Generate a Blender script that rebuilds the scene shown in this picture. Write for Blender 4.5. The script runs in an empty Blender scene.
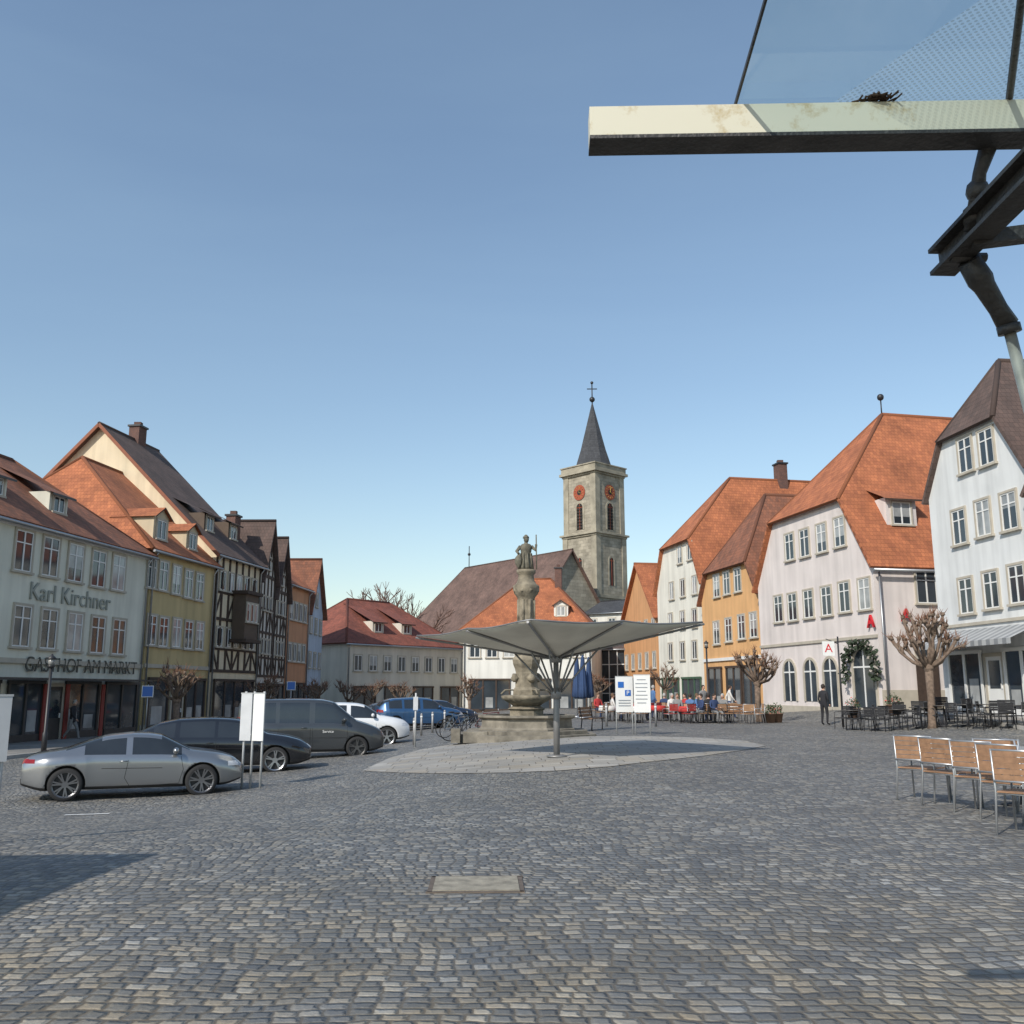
import bpy, math, random, bmesh
from mathutils import Vector, Matrix, noise
from mathutils.bvhtree import BVHTree
random.seed(7)
R=random.Random(11)
V=Vector
scene=bpy.context.scene
# ---------------------------------------------------------------- camera
F=935.0; TH=math.atan(178/935.0); CT,ST=math.cos(TH),math.sin(TH); CZ=1.5
cam_d=bpy.data.cameras.new("camera"); cam=bpy.data.objects.new("camera",cam_d)
scene.collection.objects.link(cam); scene.camera=cam
cam.location=(0,0,CZ); cam.rotation_euler=(math.pi/2+TH,0,0)
cam_d.sensor_width=36; cam_d.lens=36*F/1024; cam_d.clip_end=5000; cam_d.clip_start=.05
# survey helpers: convert a bearing measured in the photo plus a real distance to world metres
def ray(px,py):
    u=(px-512)/F; v=(512-py)/F
    return V((u,CT-v*ST,ST+v*CT))
def P(px,py,y):
    d=ray(px,py); return V((0,0,CZ))+d*(y/d.y)
def zat(py,y): return P(512,py,y).z
def XY(px,y): return V(((px-512)/952.0*y,y,0))
def sm(t):
    t=max(0,min(1,t)); return t*t*(3-2*t)
def G(x,y):
    return -0.66*sm((3-x)/11)*sm((y-7)/12)+0.6*sm((x-13.5)/4)*sm((y-28)/10)
def gp(px,py):
    d=ray(px,py); z=0
    for _ in range(12):
        t=(z-CZ)/d.z; z=G(d.x*t,d.y*t)
    return V((d.x*t,d.y*t,0))
# ---------------------------------------------------------------- materials
MATS={}
def newmat(name):
    m=bpy.data.materials.new(name); m.use_nodes=True
    return m,m.node_tree.nodes,m.node_tree.links,m.node_tree.nodes["Principled BSDF"]
def mat(name,col=(.5,.5,.5),rough=.8,var=.12,scale=2.5,metal=0,bump=0,bscale=40,streak=0,spec=None,coat=0):
    if name in MATS: return MATS[name]
    m,N,L,b=newmat(name)
    b.inputs["Roughness"].default_value=rough; b.inputs["Metallic"].default_value=metal
    if spec is not None: b.inputs["Specular IOR Level"].default_value=spec
    if coat: b.inputs["Coat Weight"].default_value=coat; b.inputs["Coat Roughness"].default_value=.04
    tc=N.new("ShaderNodeTexCoord")
    nz=N.new("ShaderNodeTexNoise"); nz.inputs["Scale"].default_value=scale; nz.inputs["Detail"].default_value=6
    L.new(tc.outputs["Object"],nz.inputs["Vector"])
    mp=N.new("ShaderNodeMapRange"); mp.inputs[1].default_value=.3; mp.inputs[2].default_value=.7
    mp.inputs[3].default_value=1-var; mp.inputs[4].default_value=1+var
    L.new(nz.outputs["Fac"],mp.inputs[0])
    mul=N.new("ShaderNodeVectorMath"); mul.operation='SCALE'; mul.inputs[0].default_value=col
    L.new(mp.outputs[0],mul.inputs["Scale"]); out=mul.outputs[0]
    if streak:
        mpp=N.new("ShaderNodeMapping"); mpp.inputs["Scale"].default_value=(2.2,2.2,.18)
        n2=N.new("ShaderNodeTexNoise"); n2.inputs["Scale"].default_value=1; n2.inputs["Detail"].default_value=5
        L.new(tc.outputs["Object"],mpp.inputs[0]); L.new(mpp.outputs[0],n2.inputs["Vector"])
        r2=N.new("ShaderNodeMapRange"); r2.inputs[1].default_value=.4; r2.inputs[2].default_value=.75
        r2.inputs[3].default_value=1; r2.inputs[4].default_value=1-streak
        L.new(n2.outputs["Fac"],r2.inputs[0])
        m2=N.new("ShaderNodeVectorMath"); m2.operation='SCALE'; L.new(out,m2.inputs[0]); L.new(r2.outputs[0],m2.inputs["Scale"]); out=m2.outputs[0]
    L.new(out,b.inputs["Base Color"])
    if bump:
        n3=N.new("ShaderNodeTexNoise"); n3.inputs["Scale"].default_value=bscale; n3.inputs["Detail"].default_value=4
        L.new(tc.outputs["Object"],n3.inputs["Vector"])
        bp=N.new("ShaderNodeBump"); bp.inputs["Strength"].default_value=bump; bp.inputs["Distance"].default_value=.02
        L.new(n3.outputs["Fac"],bp.inputs["Height"]); L.new(bp.outputs[0],b.inputs["Normal"])
    MATS[name]=m; return m
def plaster(name,col): return mat(name,col,.9,.07,.6,bump=.15,bscale=25,streak=.2)
def uvbrick(name,c1,c2,mort,bw,rh,ms,nscale,lo,hi,saw=False):
    if name in MATS: return MATS[name]
    m,N,L,b=newmat(name); b.inputs["Roughness"].default_value=.88
    uv=N.new("ShaderNodeUVMap")
    br=N.new("ShaderNodeTexBrick"); br.inputs["Scale"].default_value=1
    br.inputs["Brick Width"].default_value=bw; br.inputs["Row Height"].default_value=rh
    br.inputs["Mortar Size"].default_value=ms; br.inputs["Mortar Smooth"].default_value=.5
    br.inputs["Color1"].default_value=(*c1,1); br.inputs["Color2"].default_value=(*c2,1)
    br.inputs["Mortar"].default_value=(c1[0]*mort,c1[1]*mort,c1[2]*mort,1)
    L.new(uv.outputs[0],br.inputs["Vector"])
    nz=N.new("ShaderNodeTexNoise"); nz.inputs["Scale"].default_value=nscale; nz.inputs["Detail"].default_value=8; nz.inputs["Roughness"].default_value=.68
    L.new(uv.outputs[0],nz.inputs["Vector"])
    mp=N.new("ShaderNodeMapRange"); mp.inputs[1].default_value=.3; mp.inputs[2].default_value=.7; mp.inputs[3].default_value=lo; mp.inputs[4].default_value=hi
    L.new(nz.outputs["Fac"],mp.inputs[0])
    mul=N.new("ShaderNodeVectorMath"); mul.operation='SCALE'; L.new(br.outputs["Color"],mul.inputs[0]); L.new(mp.outputs[0],mul.inputs["Scale"])
    L.new(mul.outputs[0],b.inputs["Base Color"])
    bp=N.new("ShaderNodeBump"); bp.invert=True
    if saw:
        sep=N.new("ShaderNodeSeparateXYZ"); L.new(uv.outputs[0],sep.inputs[0])
        a=N.new("ShaderNodeMath"); a.operation='MULTIPLY'; a.inputs[1].default_value=1/rh; L.new(sep.outputs["Y"],a.inputs[0])
        fr=N.new("ShaderNodeMath"); fr.operation='FRACT'; L.new(a.outputs[0],fr.inputs[0])
        bp.inputs["Strength"].default_value=.6; bp.inputs["Distance"].default_value=.05; L.new(fr.outputs[0],bp.inputs["Height"])
    else:
        bp.inputs["Strength"].default_value=.4; bp.inputs["Distance"].default_value=.02; L.new(br.outputs["Fac"],bp.inputs["Height"])
    L.new(bp.outputs[0],b.inputs["Normal"])
    MATS[name]=m; return m
def rooftile(name,c1,c2): return uvbrick(name,c1,c2,.5,.20,.26,.012,.55,.58,1.25,True)
def stonemat(name,c1,c2,bw=.8,rh=.4,mort=.02): return uvbrick(name,c1,c2,.55,bw,rh,mort,.7,.62,1.2)
white=mat("white_paint",(.70,.70,.68),.5,.04)
glass=mat("window_glass",(.035,.045,.055),.06,.4,.5,spec=.8)
curtain=mat("window_glass_curtained",(.30,.31,.31),.12,.35,1.2,spec=.7)
sill=mat("sandstone_trim",(.42,.38,.31),.85,.1)
darkwood=mat("dark_timber",(.055,.035,.025),.8,.25,6)
metal=mat("galvanised_steel",(.36,.37,.38),.42,.08,8,metal=.8)
blackm=mat("black_metal",(.025,.025,.028),.45,.1)
stone=mat("carved_sandstone",(.20,.172,.125),.92,.45,3.5,bump=.8,bscale=14)
basest=mat("basin_stone",(.20,.18,.145),.92,.4,2.5,bump=.6,bscale=14)
bark=mat("bark",(.16,.115,.085),.95,.35,9,bump=.8,bscale=30)
terracotta=rooftile("terracotta_roof",(.45,.155,.065),(.33,.11,.05))
terraold=rooftile("weathered_roof",(.28,.11,.06),(.18,.08,.05))
redroof=rooftile("red_roof",(.27,.085,.055),(.19,.065,.045))
brownroof=rooftile("brown_roof",(.13,.085,.07),(.095,.066,.056))
churchroof=rooftile("church_roof",(.17,.105,.085),(.125,.08,.065))
slate=rooftile("slate_roof",(.07,.073,.08),(.05,.052,.058))
# ---------------------------------------------------------------- mesh builder
def empty(name,loc):
    e=bpy.data.objects.new(name,None); e.empty_display_size=.5; e.location=loc
    scene.collection.objects.link(e); return e
class MB:
    def __init__(s): s.v=[];s.f=[];s.m=[];s.uv=[];s.sm=[]
    def face(s,pts,m=0,uv=None,smooth=False):
        i=len(s.v); s.v+= [V(p) for p in pts]; s.f.append(list(range(i,i+len(pts)))); s.m.append(m)
        s.uv.append(uv); s.sm.append(smooth)
    def idx(s,ids,m=0,smooth=True): s.f.append(list(ids)); s.m.append(m); s.uv.append(None); s.sm.append(smooth)
    def wall(s,pts,u,m=0): s.face(pts,m,[(V(p).dot(u),V(p).z) for p in pts])
    def para(s,o,a,b,c,m=0):
        o,a,b,c=V(o),V(a),V(b),V(c)
        la,lb,lc=a.length,b.length,c.length
        def q(p,x,y,lx,ly): s.face([p,p+x,p+x+y,p+y],m,[(0,0),(lx,0),(lx,ly),(0,ly)])
        q(o,b,a,lb,la); q(o+c,a,b,la,lb); q(o,a,c,la,lc); q(o+b,c,a,lc,la); q(o,c,b,lc,lb); q(o+a,b,c,lb,lc)
    def box(s,c,sx,sy,sz,m=0,yaw=0):
        ca,sa=math.cos(yaw),math.sin(yaw); a=V((ca,sa,0))*sx; b=V((-sa,ca,0))*sy; z=V((0,0,sz))
        s.para(V(c)-a/2-b/2-z/2,a,b,z,m)
    def fbox(s,O,u,n,s0,s1,z0,z1,d0,d1,m=0):
        o=V((O.x,O.y,0))+u*s0+n*d0; o.z=z0
        s.para(o,u*(s1-s0),n*(d1-d0),V((0,0,z1-z0)),m)
    def beam(s,p,q,w,h,m=0,up=V((0,0,1))):
        p,q=V(p),V(q); d=(q-p); x=d.cross(up)
        if x.length<1e-5: x=d.cross(V((1,0,0)))
        x.normalize(); y=x.cross(d).normalized()
        s.para(p-x*w/2-y*h/2,d,x*w,y*h,m)
    def tube(s,pts,rad,seg=8,m=0,cap=True,smooth=True):
        pts=[V(p) for p in pts]; n=len(pts)
        if not hasattr(rad,'__len__'): rad=[rad]*n
        base=len(s.v); x=None
        for i,p in enumerate(pts):
            d=(pts[min(i+1,n-1)]-pts[max(i-1,0)]).normalized()
            if x is None:
                x=d.cross(V((0,0,1)))
                if x.length<1e-3: x=d.cross(V((1,0,0)))
            else: x=x-d*x.dot(d)
            x.normalize(); y=d.cross(x)
            for k in range(seg):
                a=2*math.pi*k/seg; s.v.append(p+(x*math.cos(a)+y*math.sin(a))*rad[i])
        for i in range(n-1):
            for k in range(seg):
                k2=(k+1)%seg; s.idx([base+i*seg+k,base+i*seg+k2,base+(i+1)*seg+k2,base+(i+1)*seg+k],m,smooth)
        if cap:
            s.idx([base+k for k in range(seg)][::-1],m,False); s.idx([base+(n-1)*seg+k for k in range(seg)],m,False)
    def lathe(s,c,prof,seg=16,m=0,axis='z',smooth=True,rot=0,cap=True):
        c=V(c); base=len(s.v); n=len(prof)
        for r,h in prof:
            for k in range(seg):
                a=2*math.pi*k/seg+rot
                if axis=='z': q=V((r*math.cos(a),r*math.sin(a),h))
                elif axis=='y': q=V((r*math.cos(a),h,r*math.sin(a)))
                else: q=V((h,r*math.cos(a),r*math.sin(a)))
                s.v.append(c+q)
        for i in range(n-1):
            for k in range(seg):
                k2=(k+1)%seg; s.idx([base+i*seg+k,base+i*seg+k2,base+(i+1)*seg+k2,base+(i+1)*seg+k],m,smooth)
        if cap: s.idx([base+k for k in range(seg)][::-1],m,False); s.idx([base+(n-1)*seg+k for k in range(seg)],m,False)
    def blob(s,c,r,m=0,seg=8,rings=6,jit=0,sc=(1,1,1),smooth=True):
        c=V(c); base=len(s.v)
        for i in range(rings+1):
            t=math.pi*i/rings
            for k in range(seg):
                a=2*math.pi*k/seg; d=V((math.sin(t)*math.cos(a),math.sin(t)*math.sin(a),math.cos(t)))
                rr=r*(1+jit*noise.noise(d*2.3+c*7))
                s.v.append(c+V((d.x*rr*sc[0],d.y*rr*sc[1],d.z*rr*sc[2])))
        for i in range(rings):
            for k in range(seg):
                k2=(k+1)%seg; s.idx([base+i*seg+k,base+(i+1)*seg+k,base+(i+1)*seg+k2,base+i*seg+k2],m,smooth)
    def build(s,name,mats,origin=V((0,0,0)),parent=None):
        me=bpy.data.meshes.new(name); o=V(origin)
        me.from_pydata([tuple(p-o) for p in s.v],[],s.f)
        for m in mats: me.materials.append(m)
        me.polygons.foreach_set("material_index",s.m); me.polygons.foreach_set("use_smooth",s.sm)
        if any(u is not None for u in s.uv):
            ul=me.uv_layers.new(name="UVMap")
            for p,u in zip(me.polygons,s.uv):
                if u:
                    for li,t in zip(p.loop_indices,u): ul.data[li].uv=t
        me.update()
        ob=bpy.data.objects.new(name,me); scene.collection.objects.link(ob)
        if parent: ob.parent=parent
        else: ob.location=o
        return ob
def text(body,size,loc,u,n,m,parent,origin,name="lettering",ext=.02,align='CENTER'):
    c=bpy.data.curves.new(name,'FONT'); c.body=body; c.size=size; c.extrude=ext; c.align_x=align; c.align_y='CENTER'
    c.materials.append(m); ob=bpy.data.objects.new(name,c); scene.collection.objects.link(ob)
    z=V((0,0,1)); M=Matrix((( u.x,z.x,n.x),(u.y,z.y,n.y),(u.z,z.z,n.z))).to_4x4()
    M.translation=V(loc)-V(origin); ob.parent=parent; ob.matrix_local=M; return ob
# ---------------------------------------------------------------- buildings
def roof_mesh(mb,O,r,c,L,W,ze,zr,h1=0,h2=0,hd1=0,hd2=0,ov=.35,m=0):
    k=(zr-ze)/(W/2); oc=ov*.8
    def pt(a,b,z): q=V((O.x,O.y,0))+r*a+c*b; q.z=z+.06; return q
    def end(h,hd):
        if h<=0: return None
        zh=zr-h*(zr-ze); kh=(zr-zh)/hd; z=zh-kh*ov
        c1=max((z-ze)/k,-oc); z=ze+k*c1
        return c1,z
    e1=end(h1,hd1); e2=end(h2,hd2); sl=math.sqrt(1+k*k)
    for side in (0,1):
        f=(lambda b:b) if side==0 else (lambda b:W-b)
        pts=[(-ov,-oc),(L+ov,-oc)]
        if e2:
            if e2[0]>-oc+.01: pts.append((L+ov,e2[0]))
            pts.append((L-hd2,W/2))
        else: pts.append((L+ov,W/2))
        if e1:
            pts.append((hd1,W/2))
            if e1[0]>-oc+.01: pts.append((-ov,e1[0]))
        else: pts.append((-ov,W/2))
        mb.face([pt(a,f(b),ze+k*b) for a,b in pts],m,[(a,b*sl) for a,b in pts])
    if e1:
        pts=[(-ov,e1[0],e1[1]),(-ov,W-e1[0],e1[1]),(hd1,W/2,zr)]
        mb.face([pt(*q) for q in pts],m,[(e1[0],0),(W-e1[0],0),(W/2,math.hypot(hd1+ov,zr-e1[1]))])
    if e2:
        pts=[(L+ov,e2[0],e2[1]),(L+ov,W-e2[0],e2[1]),(L-hd2,W/2,zr)]
        mb.face([pt(*q) for q in pts],m,[(e2[0],0),(W-e2[0],0),(W/2,math.hypot(hd2+ov,zr-e2[1]))])
    a0=hd1 if e1 else -ov; a1=L-hd2 if e2 else L+ov
    ridge=[pt(a0,W/2,zr+.05),pt(a1,W/2,zr+.05)]
    hips=[]
    if e1: hips+= [[pt(-ov,e1[0],e1[1]),ridge[0]],[pt(-ov,W-e1[0],e1[1]),ridge[0]]]
    if e2: hips+= [[pt(L+ov,e2[0],e2[1]),ridge[1]],[pt(L+ov,W-e2[0],e2[1]),ridge[1]]]
    return ridge,hips
def window(mb,O,u,n,s,z,w,h,kind=0,shut=False,rng=R):
    s0,s1,z0,z1=s-w/2,s+w/2,z-h/2,z+h/2
    g=1 if rng.random()<.62 else 2
    t=.09
    mb.fbox(O,u,n,s0-t,s1+t,z1,z1+t,.002,.07,3); mb.fbox(O,u,n,s0-t-.06,s1+t+.06,z0-t,z0,.002,.13,3)
    mb.fbox(O,u,n,s0-t,s0,z0,z1,.002,.07,3); mb.fbox(O,u,n,s1,s1+t,z0,z1,.002,.07,3)
    mb.fbox(O,u,n,s0,s1,z0,z1,.002,.018,1)
    if g==2:
        zc=z0+(h*rng.choice([0,.35,.6])); mb.fbox(O,u,n,s0+.05,s1-.05,zc,z1-.04,.018,.021,2)
    f=.055
    mb.fbox(O,u,n,s0,s1,z1-f,z1,.022,.045,0); mb.fbox(O,u,n,s0,s1,z0,z0+f,.022,.045,0)
    mb.fbox(O,u,n,s0,s0+f,z0+f,z1-f,.022,.045,0); mb.fbox(O,u,n,s1-f,s1,z0+f,z1-f,.022,.045,0)
    if kind==0:
        mb.fbox(O,u,n,s-.035,s+.035,z0+f,z1-f,.022,.048,0)
        if h>1.3: mb.fbox(O,u,n,s0+f,s1-f,z1-h*.3-.025,z1-h*.3+.025,.022,.043,0)
    if shut:
        mb.fbox(O,u,n,s0-t-.48,s0-t-.02,z0,z1,.002,.05,4); mb.fbox(O,u,n,s1+t+.02,s1+t+.48,z0,z1,.002,.05,4)
def archwin(mb,O,u,n,s,z0,z1,w,m_g=1,m_t=3,proud=.02,t=.14):
    seg=10; r=w/2; zs=z1-r
    arc=[(s+r*math.cos(math.pi*k/seg),zs+r*math.sin(math.pi*k/seg)) for k in range(seg+1)]
    poly=[(s-r,z0),(s+r,z0)]+arc
    B=V((O.x,O.y,0))
    def q(a,z,d): p=B+u*a+n*d; p.z=z; return p
    mb.face([q(a,z,proud) for a,z in poly],m_g)
    ar2=[(s+(r+t)*math.cos(math.pi*k/seg),zs+(r+t)*math.sin(math.pi*k/seg)) for k in range(seg+1)]
    for k in range(seg):
        mb.face([q(*arc[k],.07),q(*ar2[k],.07),q(*ar2[k+1],.07),q(*arc[k+1],.07)],m_t)
        mb.face([q(*arc[k],.07),q(*arc[k+1],.07),q(*arc[k+1],.0),q(*arc[k],.0)],m_t)
        mb.face([q(*ar2[k],.07),q(*ar2[k+1],.07),q(*ar2[k+1],.0),q(*ar2[k],.0)],m_t)
    mb.fbox(O,u,n,s-r-t,s-r,z0,zs,.002,.07,m_t); mb.fbox(O,u,n,s+r,s+r+t,z0,zs,.002,.07,m_t)
    mb.fbox(O,u,n,s-.04,s+.04,z0,z1,.021,.05,0); mb.fbox(O,u,n,s-r,s+r,zs-.04,zs+.04,.021,.048,0)
def fac(A,n,u,px,py):
    d=ray(px,py); C=V((0,0,CZ)); a=V((A.x,A.y,0)); t=((a-C).dot(n))/d.dot(n); p=C+d*t
    return (p-a).dot(u),p.z
class House: pass
def house(name,A,B,depth,zb,ze,zr,kind,wallm,roofm,h1=0,h2=0,hd1=3,hd2=3,plinth=True,ov=.35,gutter=True):
    H=House(); A=V((A[0],A[1],0)); B=V((B[0],B[1],0))
    u=(B-A).normalized(); n=V((u.y,-u.x,0)); Ln=(B-A).length
    H.A,H.B,H.u,H.n,H.L,H.zb,H.ze,H.zr,H.depth,H.kind=A,B,u,n,Ln,zb,ze,zr,depth,kind
    if kind=='gable': O,r,c,L,W=A,-n,u,depth,Ln
    else: O,r,c,L,W=A,u,-n,Ln,depth
    H.k=(zr-ze)/(W/2); H.W=W
    org=V((A.x,A.y,zb)); e=empty(name,org); H.e,H.org=e,org
    mb=MB(); k=H.k
    def q(a,b,z): p=V((O.x,O.y,0))+r*a+c*b; p.z=z; return p
    zz=zb-1.0
    for b in (0,W): mb.wall([q(0,b,zz),q(L,b,zz),q(L,b,ze),q(0,b,ze)],r,0)
    for a,h in ((0,h1),(L,h2)):
        if h>0:
            zh=zr-h*(zr-ze); c1=(zh-ze)/k
            pts=[q(a,0,zz),q(a,W,zz),q(a,W,ze)]
            if c1>.02: pts+=[q(a,W-c1,zh),q(a,c1,zh)]
            pts.append(q(a,0,ze))
        else: pts=[q(a,0,zz),q(a,W,zz),q(a,W,ze),q(a,W/2,zr),q(a,0,ze)]
        mb.wall(pts,c,0)
    if plinth: mb.fbox(A,u,n,0,Ln,zb-.5,zb+.45,.002,.05,1)
    mb.build("walls",[wallm,sill],org,e)
    rb=MB(); ridge,hips=roof_mesh(rb,O,r,c,L,W,ze,zr,h1,h2,hd1,hd2,ov)
    ro=rb.build("roof",[roofm],org,e)
    so=ro.modifiers.new("thick",'SOLIDIFY'); so.thickness=.14; so.offset=0
    cb=MB(); cb.tube(ridge,.13,8)
    for h in hips: cb.tube(h,.11,8)
    cb.build("ridge_tiles",[roofm if roofm!=slate else blackm],org,e)
    if kind=='eaves' and gutter:
        gb=MB(); oc=ov*.8+.06; zg=ze-k*ov*.8-.02
        p0=A+n*oc-u*ov; p1=B+n*oc+u*ov; p0.z=p1.z=zg
        gb.tube([p0,p1],.075,8)
        for s in (.12,Ln-.12):
            p=A+u*s; gb.tube([V((p.x+n.x*oc,p.y+n.y*oc,zg)),V((p.x+n.x*.1,p.y+n.y*.1,zg-.35)),V((p.x+n.x*.1,p.y+n.y*.1,zb))],.05,8)
        gb.build("gutter",[metal],org,e)
    H.wb=MB(); H.mats=[white,glass,curtain,sill,darkwood]
    H.q=q
    return H
def wins_px(H,lst,w=1.0,h=1.5,kind=0,shut=False):
    for px,py in lst:
        s,z=fac(H.A,H.n,H.u,px,py); window(H.wb,H.A,H.u,H.n,s,z,w,h,kind,shut)
def wins_grid(H,z,cnt,w=1,h=1.4,s0=None,s1=None,kind=0,shut=False):
    L=H.L; s0=.9 if s0 is None else s0; s1=L-.9 if s1 is None else s1
    for i in range(cnt):
        s=(s0+s1)/2 if cnt==1 else s0+(s1-s0)*i/(cnt-1)
        window(H.wb,H.A,H.u,H.n,s,z,w,h,kind,shut)
def shop(H,s0,s1,z0,z1,bays=2,fm=4):
    A,u,n=H.A,H.u,H.n; mb=H.wb
    mb.fbox(A,u,n,s0,s1,z0,z1,.055,.07,1)
    mb.fbox(A,u,n,s0-.1,s1+.1,z1,z1+.14,.055,.16,fm); mb.fbox(A,u,n,s0,s1,z0-.02,z0+.3,.071,.13,fm)
    for i in range(bays+1):
        s=s0+(s1-s0)*i/bays; mb.fbox(A,u,n,s-.06,s+.06,z0+.3,z1,.071,.13,fm)
    for i in range(bays):
        a=s0+(s1-s0)*(i+.2)/bays; b=s0+(s1-s0)*(i+.75)/bays
        if R.random()<.6: mb.fbox(A,u,n,a,b,z0+.4,z0+.4+R.uniform(.4,1.1),.0705,.074,2)
def door(H,s,z0,w=1.1,h=2.2,fm=4):
    A,u,n=H.A,H.u,H.n; mb=H.wb
    mb.fbox(A,u,n,s-w/2-.12,s+w/2+.12,z0+h,z0+h+.14,.002,.1,3); mb.fbox(A,u,n,s-w/2-.12,s-w/2,z0,z0+h,.002,.1,3); mb.fbox(A,u,n,s+w/2,s+w/2+.12,z0,z0+h,.002,.1,3)
    mb.fbox(A,u,n,s-w/2,s+w/2,z0,z0+h,.052,.07,fm); mb.fbox(A,u,n,s-w/2+.15,s+w/2-.15,z0+1,z0+h-.15,.071,.075,1)
    mb.fbox(A,u,n,s+w/2-.12,s+w/2-.08,z0+1.0,z0+1.2,.071,.12,0)
def dormer(H,s,dd,w,h,O=None,u=None,n=None,ze=None,k=None,kind='gable'):
    O=O or H.A;u=u or H.u;n=n or H.n;ze=H.ze if ze is None else ze;k=k or H.k
    mb=H.wb; zb=ze+k*dd; O2=O-n*dd; back=-(h/k+.3)
    mb.fbox(O2,u,n,s-w/2,s+w/2,zb-.2,zb+h,back,0,5)
    window(mb,O2,u,n,s,zb+h*.5,w*.6,h*.72)
    pk=w*.32; B=V((O2.x,O2.y,0))
    def q(a,d,z): p=B+u*a+n*d; p.z=z; return p
    z=zb+h; bk=-((h+pk)/k+.3)
    if kind=='gable':
        mb.face([q(s-w/2,.0,z),q(s+w/2,.0,z),q(s,0,z+pk)],5)
        for sg in (-1,1):
            mb.face([q(s+sg*(w/2+.18),.2,z-.1),q(s,.2,z+pk+.03),q(s,bk,z+pk+.03),q(s+sg*(w/2+.18),bk,z-.1)],6,[(0,0),(0,1),(2,1),(2,0)])
            mb.face([q(s+sg*(w/2+.18),.2,z-.18),q(s,.2,z+pk-.05),q(s,.2,z+pk+.03),q(s+sg*(w/2+.18),.2,z-.1)],4)
    else:
        k2=.45; bk=-(h/(k-k2)+.3)
        mb.face([q(s-w/2-.2,.3,z-.1),q(s+w/2+.2,.3,z-.1),q(s+w/2+.2,bk,z-.1+k2*(-bk+.3)),q(s-w/2-.2,bk,z-.1+k2*(-bk+.3))],6,[(0,0),(w,0),(w,3),(0,3)])
        mb.face([q(s-w/2-.2,.3,z-.2),q(s+w/2+.2,.3,z-.2),q(s+w/2+.2,.3,z-.1),q(s-w/2-.2,.3,z-.1)],4)
def chimney(H,p,w,z0,z1):
    mb=MB(); yw=math.atan2(H.u.y,H.u.x); mb.box((p[0],p[1],(z0+z1)/2),w,w*.8,z1-z0,0,yw); mb.box((p[0],p[1],z1+.06),w+.16,w*.8+.16,.12,1,yw)
    mb.box((p[0],p[1],z1+.25),w*.5,w*.4,.26,0)
    mb.build("chimney",[stonemat("chimney_brick",(.17,.09,.07),(.12,.07,.06),.25,.08,.008),blackm],H.org,H.e)
def finish(H,wall=None,roof=None,shutter=None):
    mats=H.mats+[wall or white,roof or terracotta]
    if shutter: mats[4]=shutter
    H.wb.build("windows",mats,H.org,H.e)
def timber(H,levels,step=1.1,apex=False,w=.17):
    mb=MB(); A,u,n=H.A,H.u,H.n; L=H.L; s0=0
    def q(s,z,d=.0): p=V((A.x,A.y,0))+u*s+n*d; p.z=z; return p
    for z in levels: mb.fbox(A,u,n,s0,L,z-w/2,z+w/2,.003,.07)
    cnt=max(2,round((L-s0)/step))
    for za,zb2 in zip(levels[:-1],levels[1:]):
        for i in range(cnt+1):
            s=s0+(L-s0)*i/cnt; s=min(max(s,s0+w/2),L-w/2)
            mb.fbox(A,u,n,s-w/2,s+w/2,za+w/2,zb2-w/2,.003,.06)
            if i<cnt and (i%3!=1):
                s2=s0+(L-s0)*(i+1)/cnt; zz=za+(zb2-za)*.42
                a,b=(s+.05,s2-.05) if (i+int(za))%2 else (s2-.05,s+.05)
                mb.beam(q(a,za+.08,.03),q(b,zz,.03),.05,.13)
        mb.fbox(A,u,n,s0,L,za+(zb2-za)*.42-w*.4,za+(zb2-za)*.42+w*.4,.003,.055)
    if apex:
        k=H.k; z=H.ze+.05
        while z<H.zr-.7:
            c=(z-H.ze)/k; mb.fbox(A,u,n,c,H.L-c,z-w/2,z+w/2,.003,.065)
            zn=min(z+1.15,H.zr-.3); cc=(zn-H.ze)/k
            m_=max(1,int((H.L-2*cc)/1.0))
            for i in range(m_+1):
                s=cc+(H.L-2*cc)*i/m_; s=min(max(s,cc+w),H.L-cc-w)
                mb.fbox(A,u,n,s-w/2,s+w/2,z+w/2,zn-w/2,.003,.06)
            z+=1.15
        for sg in (0,1):
            a=q(0 if sg==0 else H.L,H.ze,.04); b=q(H.L/2,H.zr-.12,.04); mb.beam(a,b,.07,.16)
    mb.build("timber_frame",[darkwood],H.org,H.e)

Lz=-.66
# ---- left row
pk=plaster("pale_green_plaster",(.68,.67,.57))
H=house("guesthouse_building",(-21.2,28.6),(-18.4,46.9),9.5,Lz,8.3,12.1,'eaves',pk,terraold,h2=1,hd2=4.5)
wins_px(H,[(23,551),(50,557),(75,563),(98,569),(118,573),(21,626),(48,629),(74,632),(97,635),(118,637)],1.05,1.65)
for z in (7.0,4.05):
    for s in (1.2,3.3,5.4): window(H.wb,H.A,H.u,H.n,s,z,1.05,1.65)
H.wb.fbox(H.A,H.u,H.n,0,H.L,2.55,2.75,.002,.12,3)
H.wb.fbox(H.A,H.u,H.n,0,H.L,7.95,8.12,.002,.12,0)
sg=mat("dark_shopfront",(.035,.035,.035),.5,.2)
for a,b in ((.6,4.4),(5,8.3),(8.9,11.0),(12.6,15),(15.6,18.2)): shop(H,a,b,Lz+.1,1.75,2)
door(H,11.8,Lz,1.1,2.3)
for s in (8.5,12.6,4.2): dormer(H,s,1.1,1.3,1.0,kind='shed')
H.wb.fbox(H.A,H.u,H.n,5.2,17.8,1.9,1.98,.1,1.1,4)
finish(H,pk,terraold,sg)
s,z=fac(H.A,H.n,H.u,72,598)
text("Karl Kirchner",1.05,H.A+H.u*s+H.n*.04+V((0,0,z)),H.u,H.n,mat("faded_lettering",(.30,.31,.27),.8),H.e,H.org)
s,z=fac(H.A,H.n,H.u,84,667)
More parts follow.
